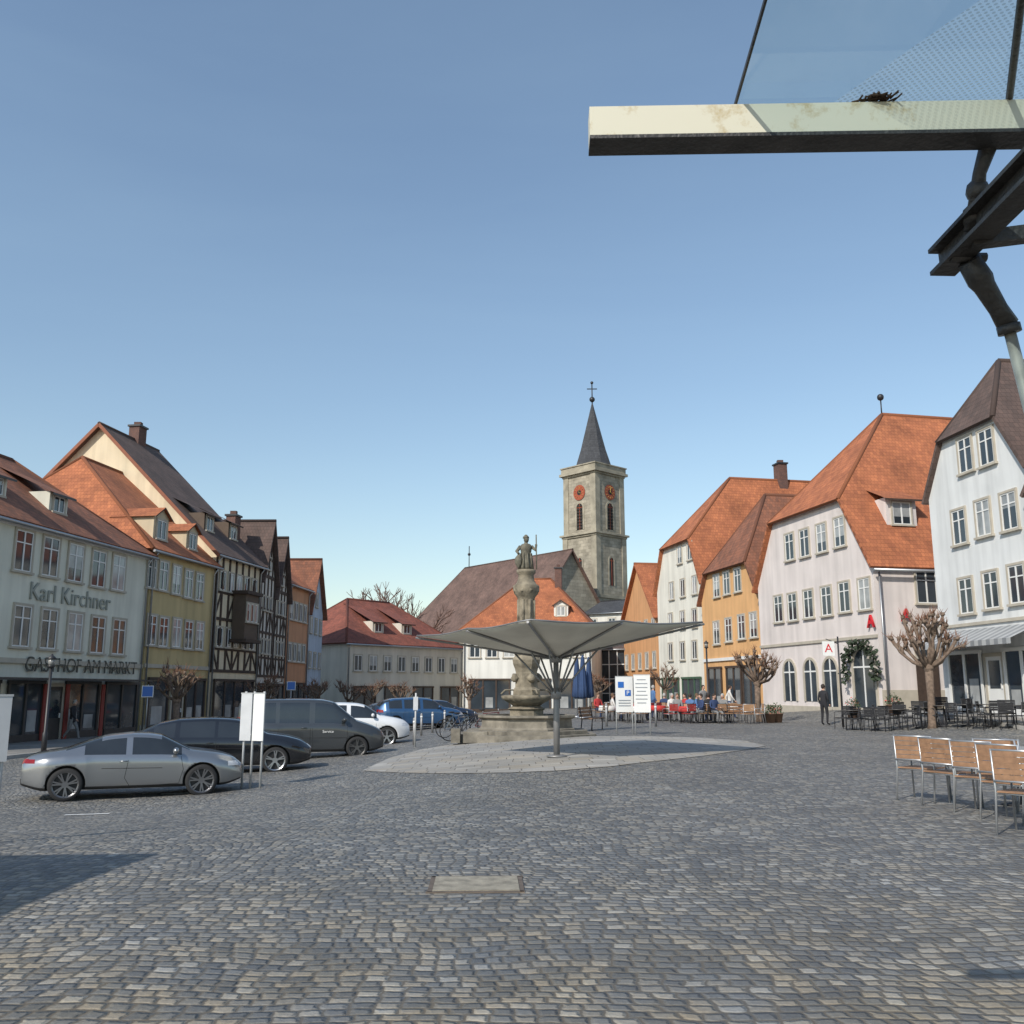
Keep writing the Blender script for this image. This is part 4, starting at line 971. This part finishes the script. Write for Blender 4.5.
car("parked_black_car",wheels=(-1.42,1.42),paint=paintm("black_paint",(.012,.013,.016),.2,.15),loc=gz_(-7.85,26.0),yaw=math.radians(14),wr=.34,**SE)
ve=car("parked_delivery_van",wheels=(-1.38,1.42),paint=paintm("anthracite_paint",(.045,.05,.055),.3,.3),loc=gz_(-6.5,31.0),yaw=math.radians(14),wr=.34,rim=mat("steel_rim",(.1,.1,.1),.4,metal=.6),**VA)
car("parked_suv_car",wheels=(-1.4,1.4),paint=paintm("white_car_paint",(.68,.69,.70),.0,.3),loc=gz_(-6.3,37.0),yaw=math.radians(12),wr=.37,**SU)
for i,(px,y,n,cc,yw) in enumerate(((419,50,"blue_car_paint",(.03,.09,.2),20),(436,54,"dark_blue_paint",(.02,.035,.07),20),(398,57,"grey_car_paint",(.1,.11,.12),18))):
    c=XY(px,y); car("parked_car",wheels=(-1.4,1.4),paint=paintm(n,cc,.4),loc=gz_(c.x,y),yaw=math.radians(yw),wr=.35,**(SE if i else SU))
text("Service",.12,V((.5,-.945,.84)),V((1,0,0)),V((0,-1,0)),plate,ve,V((0,0,0)),"van_lettering",.002)
# ---------------------------------------------------------------- street furniture
def post_sign(name,x,y,posts,panels,yaw=0):
    g=G(x,y); org=V((x,y,g)); e=empty(name,org); e.rotation_euler=(0,0,yaw); mb=MB()
    for px_,h in posts: mb.tube([(px_,0,0),(px_,0,h)],.025,8,0)
    for (x0,x1,z0,z1,m) in panels:
        mb.box(((x0+x1)/2,-.045,(z0+z1)/2),x1-x0,.03,z1-z0,m); mb.box(((x0+x1)/2,-.045,z1+.012),x1-x0+.02,.04,.024,0)
    mb.build("panel_and_posts",[mat("sign_post_grey",(.42,.43,.43),.5,.05),white,mat("sign_blue",(.02,.12,.42),.4,.03),red,mat("sign_grey",(.5,.51,.52),.5,.1)],V((0,0,0)),e); return e
whitepost=mat("whitish_post",(.5,.5,.49),.5)
p=XY(255,20.9); post_sign("notice_board_sign",p.x,20.9,[(-.22,2.05),(.0,2.05),(.25,2.05)],[(-.3,-.02,1.0,2.0,4),(.02,.3,1.0,2.0,1)],math.radians(-20))
p=XY(-8,10.5); post_sign("notice_board_sign",p.x,10.5,[(-.02,1.55),(.16,1.55)],[(-.4,.2,.85,1.55,4)],math.radians(40))
p=XY(624,33); e=post_sign("information_board",p.x,33,[(-.28,1.95),(.28,1.95)],[(-.3,.3,.75,1.95,1)],math.radians(4))
for q in ((-.12,1.68),(.12,1.4)):
    mb=MB(); mb.box((q[0],-.068,q[1]),.2,.01,.2,0); mb.build("pictogram",[mat("sign_blue")],V((0,0,0)),e)
mb=MB()
for k in range(3): mb.box((0,-.068,1.15-k*.09),.42,.008,.03,0)
mb.build("print_lines",[mat("print_grey",(.25,.27,.3),.7)],V((0,0,0)),e)
text("P",.2,V((.12,-.075,1.4)),V((1,0,0)),V((0,-1,0)),white,e,V((0,0,0)),"letter_p",.003)
p=XY(642,32.6); e=post_sign("information_board",p.x,32.6,[(-.25,2.0),(.25,2.0)],[(-.28,.28,.75,2.0,1)],math.radians(-8))
mb=MB()
for k in range(7): mb.box((-.02,-.068,1.85-k*.13),.4 if k%3 else .3,.008,.025,0)
mb.build("print_lines",[mat("print_grey")],V((0,0,0)),e)
def round_sign(name,px,y,h,kind,yaw=0):
    p=XY(px,y); g=G(p.x,y); e=empty(name,V((p.x,y,g))); e.rotation_euler=(0,0,yaw); mb=MB(); mb.tube([(0,0,0),(0,0,h)],.03,8,0)
    if kind=='square': mb.box((0,-.05,h-.3),.5,.02,.5,1); mb.box((0,-.062,h-.3),.44,.006,.44,2)
    else: mb.lathe((0,-.05,h-.3),[(.3,-.01),(.3,.01)],24,3,axis='y'); mb.lathe((0,-.063,h-.3),[(.22,-.001),(.22,.001)],24,1,axis='y')
    mb.build("sign_face",[metal,white,mat("sign_blue"),red],V((0,0,0)),e)
round_sign("parking_sign",148,42,2.4,'square',.1); round_sign("parking_sign",291,56,2.7,'square',.2)
p=XY(841,39.5); g=G(p.x,39.5); e=empty("pharmacy_sign_post",V((p.x,39.5,g))); mb=MB(); mb.tube([(0,0,0),(0,0,3.7)],[.05,.035],8,0)
mb.tube([(0,0,3.4),(-.5,0,3.6)],.02,6,0); mb.box((-.42,-.02,3.2),.5,.05,.6,1); mb.build("post",[blackm,white],V((0,0,0)),e)
text("A",.5,V((-.42,-.05,3.2)),V((1,0,0)),V((0,-1,0)),red,e,V((0,0,0)),"pharmacy_letter",.004)
def lamp(name,x,y,h):
    g=G(x,y); mb=MB(); mb.tube([(0,0,0),(0,0,.7),(0,0,.75),(0,0,h)],[.09,.09,.06,.05],10,0); mb.lathe((0,0,h),[(.05,0),(.12,.05),(.13,.1)],12,0); mb.lathe((0,0,h+.1),[(.09,0),(.12,.22)],12,1); mb.lathe((0,0,h+.32),[(.16,0),(.16,.03),(.05,.12),(.02,.18)],12,0)
    mb.build(name,[blackm,mat("lamp_glass",(.25,.25,.24),.2)]).location=(x,y,g)
p=XY(49,33); lamp("street_lamp",p.x,33,2.9); p=XY(708,58); lamp("street_lamp",p.x,58,4.0)
def bollard(px,y,h=.95):
    p=XY(px,y); mb=MB(); mb.tube([(0,0,-.02),(0,0,h*.95)],.05,10,0); mb.blob((0,0,h*.95),.055,0); mb.lathe((0,0,h*.8),[(.053,0),(.053,.08)],10,1); mb.build("bollard",[mat("bollard_grey",(.3,.3,.3),.5,metal=.5),white]).location=(p.x,y,G(p.x,y))
for px,y in ((415,34),(422,42),(433,44),(445,46),(606,40),(655,40)): bollard(px,y)
p=XY(416,32.6); mb=MB(); mb.tube([(0,0,0),(0,0,1.8)],.03,8,0); mb.box((0,-.04,1.45),.16,.03,.45,1); mb.build("marker_post",[whitepost,mat("sign_grey")]).location=(p.x,32.6,G(p.x,32.6))
def bicycle(x,y,yaw,c):
    e=empty("bicycle",V((x,y,G(x,y)))); e.rotation_euler=(0,0,yaw); mb=MB(); r=.34
    for wx in (-.52,.52):
        mb.tube([(wx+r*math.cos(2*math.pi*k/24),0,r+r*math.sin(2*math.pi*k/24)) for k in range(25)],.018,6,0,cap=False)
        for k in range(12): mb.tube([(wx,0,r),(wx+r*math.cos(k*math.pi/6),0,r+r*math.sin(k*math.pi/6))],.003,3,1,cap=False)
    A_,B_,C_,D_,E_=(-.52,0,.34),(-.08,0,.3),(-.2,0,.8),(.4,0,.85),(.52,0,.34)
    for q in ((A_,B_),(B_,C_),(A_,C_),(C_,D_),(B_,D_),(D_,E_)): mb.tube(q,.018,6,2)
    mb.tube([C_,(-.23,0,.93)],.014,6,1); mb.blob((-.25,0,.95),.1,0,sc=(1.3,.7,.35)); mb.tube([D_,(.37,0,1.0)],.014,6,1); mb.tube([(.25,-.27,1.02),(.37,-.2,1.02),(.37,.2,1.02),(.25,.27,1.02)],.013,6,0)
    mb.tube([(-.08,-.1,.3),(-.08,.1,.3)],.02,6,1); mb.build("frame_and_wheels",[tyre,metal,mat("bike_"+str(c),c,.4)],V((0,0,0)),e)
bicycle(-1.7,34.0,.2,(.05,.05,.06)); bicycle(-.9,36.6,-.1,(.1,.02,.02)); bicycle(-2.1,37,.3,(.03,.06,.1))
def parasol(px,y,c,h=2.9):
    p=XY(px,y); mb=MB(); mb.tube([(0,0,0),(0,0,h)],.03,8,0); mb.lathe((0,0,0),[(.35,0),(.35,.08),(.1,.12)],16,0)
    prof=[(.07,1.05),(.24,1.15),(.2,1.6),(.16,2.1),(.08,h-.15),(.03,h+.05)]; base=len(mb.v); seg=24
    for r,z in prof:
        for k in range(seg):
            rr=r*(1+.28*math.cos(k*math.pi*8*2/seg)); mb.v.append(V((rr*math.cos(2*math.pi*k/seg),rr*math.sin(2*math.pi*k/seg),z)))
    for i in range(len(prof)-1):
        for k in range(seg): k2=(k+1)%seg; mb.idx([base+i*seg+k,base+i*seg+k2,base+(i+1)*seg+k2,base+(i+1)*seg+k],1)
    mb.build("closed_parasol",[metal,mat("parasol_fabric_"+str(c),c,.9)]).location=(p.x,y,G(p.x,y))
for px,y in ((577,53),(583,51),(589,54)): parasol(px,y,(.03,.06,.14),3.3)
def chair_mesh(mb,ms,mf):
    q=lambda x,y,z: V((x,y,z)); r=.013
    for sx in (-.26,.26):
        mb.tube([q(sx,-.25,0),q(sx,-.23,.64),q(sx,-.18,.66),q(sx,.2,.66)],r,6,mf); mb.tube([q(sx,.27,0),q(sx,.2,.44),q(sx,.24,.88)],r,6,mf); mb.tube([q(sx,-.23,.42),q(sx,.2,.42)],r,6,mf)
    for y,z in ((-.23,.42),(.2,.42),(.24,.87),(.23,.55)): mb.tube([q(-.26,y,z),q(.26,y,z)],r,6,mf)
    for k in range(7):
        y=-.21+k*.064; o=q(-.24,y,.43); mb.para(o,q(.24,y,.43)-o,q(-.24,y+.05,.43)-o,q(-.24,y,.445)-o,ms)
    for k in range(5):
        z=.56+k*.062; y=.215+(z-.5)*.06; o=q(-.245,y,z); mb.para(o,q(.245,y,z)-o,q(-.245,y+.015,z)-o,q(-.245,y,z+.055)-o,ms)
wood=mat("chair_wood",(.26,.145,.08),.55,.3,10); chf=mat("chair_aluminium",(.45,.46,.47),.38,.05,metal=.7)
def chair(x,y,yaw,ms,mf,name="cafe_chair"):
    mb=MB(); chair_mesh(mb,0,1); o=mb.build(name,[ms,mf]); o.location=(x,y,G(x,y)); o.rotation_euler=(0,0,yaw)
for px,y,yw in ((916,13.5,2.3),(943,12.8,2.0),(975,12.1,2.2),(992,12.6,2.6),(1003,11.4,2.1),(1019,10.3,2.3),(1022,12.4,1.4)):
    p=XY(px,y); chair(p.x,y,yw,wood,chf)
def table(x,y,top,r=.4,name="cafe_table",cloth=None):
    mb=MB(); mb.lathe((0,0,0),[(.24,0),(.24,.02),(.03,.05),(.025,.70),(.12,.715)],16,1); mb.lathe((0,0,.715),[(r,0),(r,.025)],24,0)
    if cloth: mb.lathe((0,0,0),[(r+.06,.50),(r+.03,.62),(r+.01,.744),(.01,.746)],20,2)
    mb.build(name,[top,blackm,cloth or top]).location=(x,y,G(x,y))
tt=mat("table_top",(.3,.3,.29),.4); table(6.75,12.9,tt); table(6.35,11.1,tt)
mb=MB()
for k in range(8): mb.blob((.06*math.cos(k*math.pi/4),.06*math.sin(k*math.pi/4),.09),.07,0,sc=(.9,.9,1.1))
mb.tube([(0,0,.15),(.01,0,.2)],.015,5,1); mb.build("pumpkin",[mat("pumpkin_orange",(.6,.22,.04),.6),bark]).location=(6.35,11.1,.74)
dk=mat("dark_rattan",(.02,.02,.022),.7,.2,20)
for i in range(24):
    px=842+i*7.5+R.uniform(-2,2); y=37.5-(i*.2)+R.uniform(-1.5,1.2); p=XY(px,y); chair(p.x,y,R.uniform(0,6.28),dk,blackm)
for i in range(8):
    px=850+i*23; y=36.8-i*.6; p=XY(px,y); table(p.x,y,mat("dark_top",(.06,.055,.05),.4))
rc=mat("red_cushion",(.50,.05,.04),.8); lw=mat("light_wood",(.38,.22,.12),.7); wc=mat("table_cloth_white",(.66,.64,.6),.9); rcl=mat("table_cloth_red",(.45,.04,.035),.9)
for i in range(26):
    px=602+i*6.2+R.uniform(-2,2); y=46+R.uniform(-3,4); p=XY(px,y); chair(p.x,y,R.uniform(0,6.28),rc if 7<i<17 else lw,chf if i%2 else blackm)
for i in range(9):
    px=610+i*15+R.uniform(-3,3); y=46+R.uniform(-1.5,2); p=XY(px,y); table(p.x,y,lw,cloth=(wc,rcl)[i%2])
def bench(px,y,yaw):
    p=XY(px,y); mb=MB()
    for k in range(4): mb.box((0,-.18+k*.12,.45),1.7,.1,.035,0)
    for k in range(3): mb.box((0,.26+k*.02,.55+k*.13),1.7,.03,.1,0)
    for sx in (-.7,.7): mb.tube([(sx,-.18,0),(sx,-.2,.43),(sx,.2,.43),(sx,.3,.88)],.022,6,1); mb.tube([(sx,.25,0),(sx,.2,.43)],.022,6,1)
    o=mb.build("park_bench",[wood,blackm]); o.location=(p.x,y,G(p.x,y)); o.rotation_euler=(0,0,yaw)
bench(742,44,.3); bench(592,36.5,1.2)
def planter(px,y,s=.5,green=(.04,.07,.025)):
    p=XY(px,y); mb=MB(); mb.lathe((0,0,0),[(s*.6,0),(s*.8,s),(s*.86,s),(s*.86,s*1.08),(s*.72,s*1.06)],14,0)
    for k in range(260):
        a=R.uniform(0,6.28); r=s*.8*math.sqrt(R.random()); z=s*1.05+R.uniform(0,s*1.3)*(1-.5*r/s)
        c=V((r*math.cos(a),r*math.sin(a),z)); d=V((R.uniform(-1,1),R.uniform(-1,1),R.uniform(-1,1)))*.07; f=V((R.uniform(-1,1),R.uniform(-1,1),R.uniform(-1,1)))*.07; mb.face([c,c+d,c+f],1 if k%9 else 2)
    mb.build("planter",[mat("planter_clay",(.2,.12,.08),.8),mat("planter_leaves",green,.8,.4),mat("planter_flowers",(.5,.12,.1),.8)]).location=(p.x,y,G(p.x,y))
for px,y in ((768,44.6),(775,44.9),(852,43),(893,40.6),(668,52)): planter(px,y,.4)
# ---------------------------------------------------------------- people
skin=mat("skin",(.48,.29,.21),.6,.05); shoe=mat("shoes",(.03,.028,.027),.6)
def person(name,x,y,yaw,pose,top,leg,hair,h=1.72):
    k=h/1.75; g=G(x,y)
    if pose=='stand':
        J=dict(pel=(0,0,.95),sp=(0,0,1.15),ch=(0,0.01,1.36),nk=(0,.0,1.5),hd=(0,-.02,1.60),
        hL=(.1,0,.92),kL=(.11,-.02,.5),aL=(.12,.03,.09),tL=(.13,-.13,.04),hR=(-.1,0,.92),kR=(-.12,-.05,.5),aR=(-.13,.0,.09),tR=(-.15,-.16,.04),
        sL=(.18,0,1.42),eL=(.24,.03,1.14),wL=(.24,-.08,.9),sR=(-.18,0,1.42),eR=(-.24,.03,1.14),wR=(-.22,-.1,.92))
    elif pose=='walk':
        J=dict(pel=(0,0,.93),sp=(0,-.01,1.14),ch=(0,-.02,1.36),nk=(0,-.03,1.5),hd=(0,-.05,1.60),
        hL=(.1,0,.91),kL=(.1,-.2,.52),aL=(.1,-.3,.1),tL=(.11,-.46,.06),hR=(-.1,0,.91),kR=(-.1,.08,.5),aR=(-.1,.34,.16),tR=(-.1,.24,.03),
        sL=(.18,0,1.42),eL=(.23,.14,1.16),wL=(.22,.12,.92),sR=(-.18,0,1.42),eR=(-.23,-.1,1.16),wR=(-.2,-.26,.97))
    else:
        J=dict(pel=(0,.02,.53),sp=(0,.05,.72),ch=(0,.06,.94),nk=(0,.04,1.08),hd=(0,.02,1.18),
        hL=(.1,0,.52),kL=(.13,-.43,.52),aL=(.13,-.42,.09),tL=(.14,-.58,.04),hR=(-.1,0,.52),kR=(-.13,-.43,.52),aR=(-.12,-.36,.09),tR=(-.13,-.52,.04),
        sL=(.18,.05,1.0),eL=(.24,-.02,.74),wL=(.14,-.26,.72),sR=(-.18,.05,1.0),eR=(-.24,-.02,.74),wR=(-.14,-.24,.68))
    names=list(J); rad=dict(pel=(.15,.11),sp=(.14,.10),ch=(.165,.11),nk=(.058,.058),hd=(.06,.07),hL=(.1,.1),hR=(.1,.1),kL=(.062,.062),kR=(.062,.062),aL=(.042,.045),aR=(.042,.045),tL=(.04,.03),tR=(.04,.03),sL=(.065,.065),sR=(.065,.065),eL=(.042,.042),eR=(.042,.042),wL=(.028,.028),wR=(.028,.028))
    edges=[('pel','sp','t'),('sp','ch','t'),('ch','nk','n'),('nk','hd','n'),('pel','hL','l'),('hL','kL','l'),('kL','aL','l'),('aL','tL','s'),('pel','hR','l'),('hR','kR','l'),('kR','aR','l'),('aR','tR','s'),('ch','sL','t'),('sL','eL','t'),('eL','wL','t'),('ch','sR','t'),('sR','eR','t'),('eR','wR','t')]
    me=bpy.data.meshes.new("p"); me.from_pydata([V(J[n])*k for n in names],[(names.index(a),names.index(b)) for a,b,_ in edges],[])
    ob=bpy.data.objects.new("p",me); scene.collection.objects.link(ob)
    sk=ob.modifiers.new("s",'SKIN')
    for i,n in enumerate(names):
        me.skin_vertices[0].data[i].radius=(rad[n][0]*k,rad[n][1]*k); me.skin_vertices[0].data[i].use_root=(n=='pel')
    su=ob.modifiers.new("u",'SUBSURF'); su.levels=1; su.render_levels=1
    dg=bpy.context.evaluated_depsgraph_get(); body=bpy.data.meshes.new_from_object(ob.evaluated_get(dg)); bpy.data.objects.remove(ob,do_unlink=True)
    body.materials.clear()
    for m in (top,leg,skin,shoe): body.materials.append(m)
    lab={'t':0,'l':1,'n':2,'s':3}
    for p in body.polygons:
        c=p.center; best=1e9
        for a,b,t in edges:
            A_,B_=V(J[a])*k,V(J[b])*k; d=B_-A_; tt=max(0,min(1,(c-A_).dot(d)/d.length_squared)); ds=(c-A_-d*tt).length/(max(rad[a][0]*(1-tt)+rad[b][0]*tt,.03))
            if ds<best: best=ds; p.material_index=lab[t]
        p.use_smooth=True
    e=empty(name,V((x,y,g))); e.rotation_euler=(0,0,yaw)
    o=bpy.data.objects.new("body",body); scene.collection.objects.link(o); o.parent=e
    mb=MB(); hc=V(J['hd'])*k+V((0,-.01,.05)); mb.blob(hc,.092,0,seg=16,rings=12,sc=(.82,1.0,1.22)); mb.blob(hc+V((0,-.095,-.01)),.016,0,sc=(.8,1,1.5))
    for sx in (-1,1): mb.blob(hc+V((sx*.076,.005,0)),.02,0,sc=(.4,.8,1.2)); mb.blob(hc+V((sx*.03,-.083,.015)),.009,2)
    mb.blob(hc+V((0,-.085,-.045)),.013,3,sc=(1.6,.5,.4)); mb.blob(hc+V((0,.018,.028)),.1,1,seg=14,rings=10,sc=(.86,1.0,1.12),jit=.15)
    for s_,w,el in ((1,'wL','eL'),(-1,'wR','eR')):
        W_=V(J[w])*k; d=(W_-V(J[el])*k).normalized(); sx=V((0,1,0)); mb.blob(W_+d*.05,.04,0,sc=(.6,.9,1.0))
        for f in range(4):
            o_=sx*(-.03+.02*f); a=W_+d*.08+o_; mb.tube([a,a+d*(.035+.006*(f in(1,2))),a+d*.06+V((-s_*.02,0,0))],[.009,.008,.006],5,0)
        mb.tube([W_+d*.03-sx*.03,W_+d*.06-sx*.055,W_+d*.085-sx*.06],[.011,.009,.007],5,0)
    mb.build("head_and_hands",[skin,hair,mat("eye_dark",(.02,.02,.02),.3),mat("lips",(.4,.15,.12),.6)],V((0,0,0)),e)
cl=[mat("cloth_black",(.02,.02,.024),.9),mat("cloth_navy",(.03,.05,.12),.9),mat("cloth_red",(.4,.04,.04),.9),mat("cloth_grey",(.2,.2,.2),.9),mat("cloth_white",(.62,.6,.57),.9),mat("cloth_blue",(.08,.16,.32),.9)]
hr=[mat("hair_dark",(.03,.02,.015),.8),mat("hair_grey",(.35,.34,.32),.8),mat("hair_brown",(.12,.07,.04),.8)]
p=XY(823,41.5); person("standing_person",p.x,41.5,2.2,'stand',cl[0],cl[0],hr[0])
for i,(px,y,pz,yw) in enumerate(((714,44,'sit',.4),(722,44.5,'sit',-.6),(697,47,'sit',1.2),(684,48,'sit',-1.0),(672,47,'sit',.2),(640,48,'sit',2.0),(703,49,'stand',.4),(653,50,'stand',1.9),(622,47,'sit',-.9),(729,50,'walk',1.5),(75,41,'walk',1.5),(598,50,'sit',.5),(690,45,'sit',2.6),(664,49,'sit',2.9),(677,45.5,'sit',-.3),(708,46,'sit',3.0),(630,46,'sit',.8),(613,48,'sit',1.7),(700,44,'sit',-1.3))):
    p=XY(px,y); person("seated_person" if pz=='sit' else ("walking_person" if pz=='walk' else "standing_person"),p.x,y,yw,pz,cl[(i*2+1+i//3)%6],cl[(i*3)%2 if i%2 else 3],hr[i%3])
    if pz=='sit': chair(p.x,y+.0,yw,lw,blackm)
# ---------------------------------------------------------------- world + sun
w=bpy.data.worlds.new("World"); scene.world=w; w.use_nodes=True; N=w.node_tree.nodes; L=w.node_tree.links
bg=N["Background"]; sky=N.new("ShaderNodeTexSky"); sky.sky_type='NISHITA'; sky.sun_disc=False
EL=math.radians(38); AZ=math.radians(36); sky.sun_elevation=EL; sky.sun_rotation=math.radians(216); sky.air_density=1.3; sky.dust_density=.5; sky.ozone_density=1.9
tc_=N.new("ShaderNodeTexCoord"); mp=N.new("ShaderNodeMapping"); mp.inputs["Scale"].default_value=(1.0,1.6,6); mp.inputs["Rotation"].default_value=(.1,.12,.2); L.new(tc_.outputs["Generated"],mp.inputs[0])
nz=N.new("ShaderNodeTexNoise"); nz.inputs["Scale"].default_value=1.2; nz.inputs["Detail"].default_value=8; nz.inputs["Roughness"].default_value=.55; nz.inputs["Distortion"].default_value=.4; L.new(mp.outputs[0],nz.inputs["Vector"])
mr=N.new("ShaderNodeMapRange"); mr.inputs[1].default_value=.42; mr.inputs[2].default_value=.85; mr.inputs[3].default_value=.05; mr.inputs[4].default_value=.13; L.new(nz.outputs["Fac"],mr.inputs[0])
mx=N.new("ShaderNodeMix"); mx.data_type='RGBA'; L.new(mr.outputs[0],mx.inputs[0]); L.new(sky.outputs[0],mx.inputs[6]); mx.inputs[7].default_value=(3.7,5.2,6.2,1)
L.new(mx.outputs[2],bg.inputs[0]); bg.inputs[1].default_value=.145
sd=bpy.data.lights.new("sun",'SUN'); sd.energy=4.3; sd.angle=math.radians(.5); sd.color=(1,.94,.85)
so=bpy.data.objects.new("sun",sd); scene.collection.objects.link(so)
to=V((-math.sin(AZ)*math.cos(EL),-math.cos(AZ)*math.cos(EL),math.sin(EL))); so.rotation_euler=to.to_track_quat('Z','Y').to_euler(); so.location=(0,0,50)
scene.view_settings.view_transform='Standard'; scene.view_settings.look='None'; scene.view_settings.exposure=0
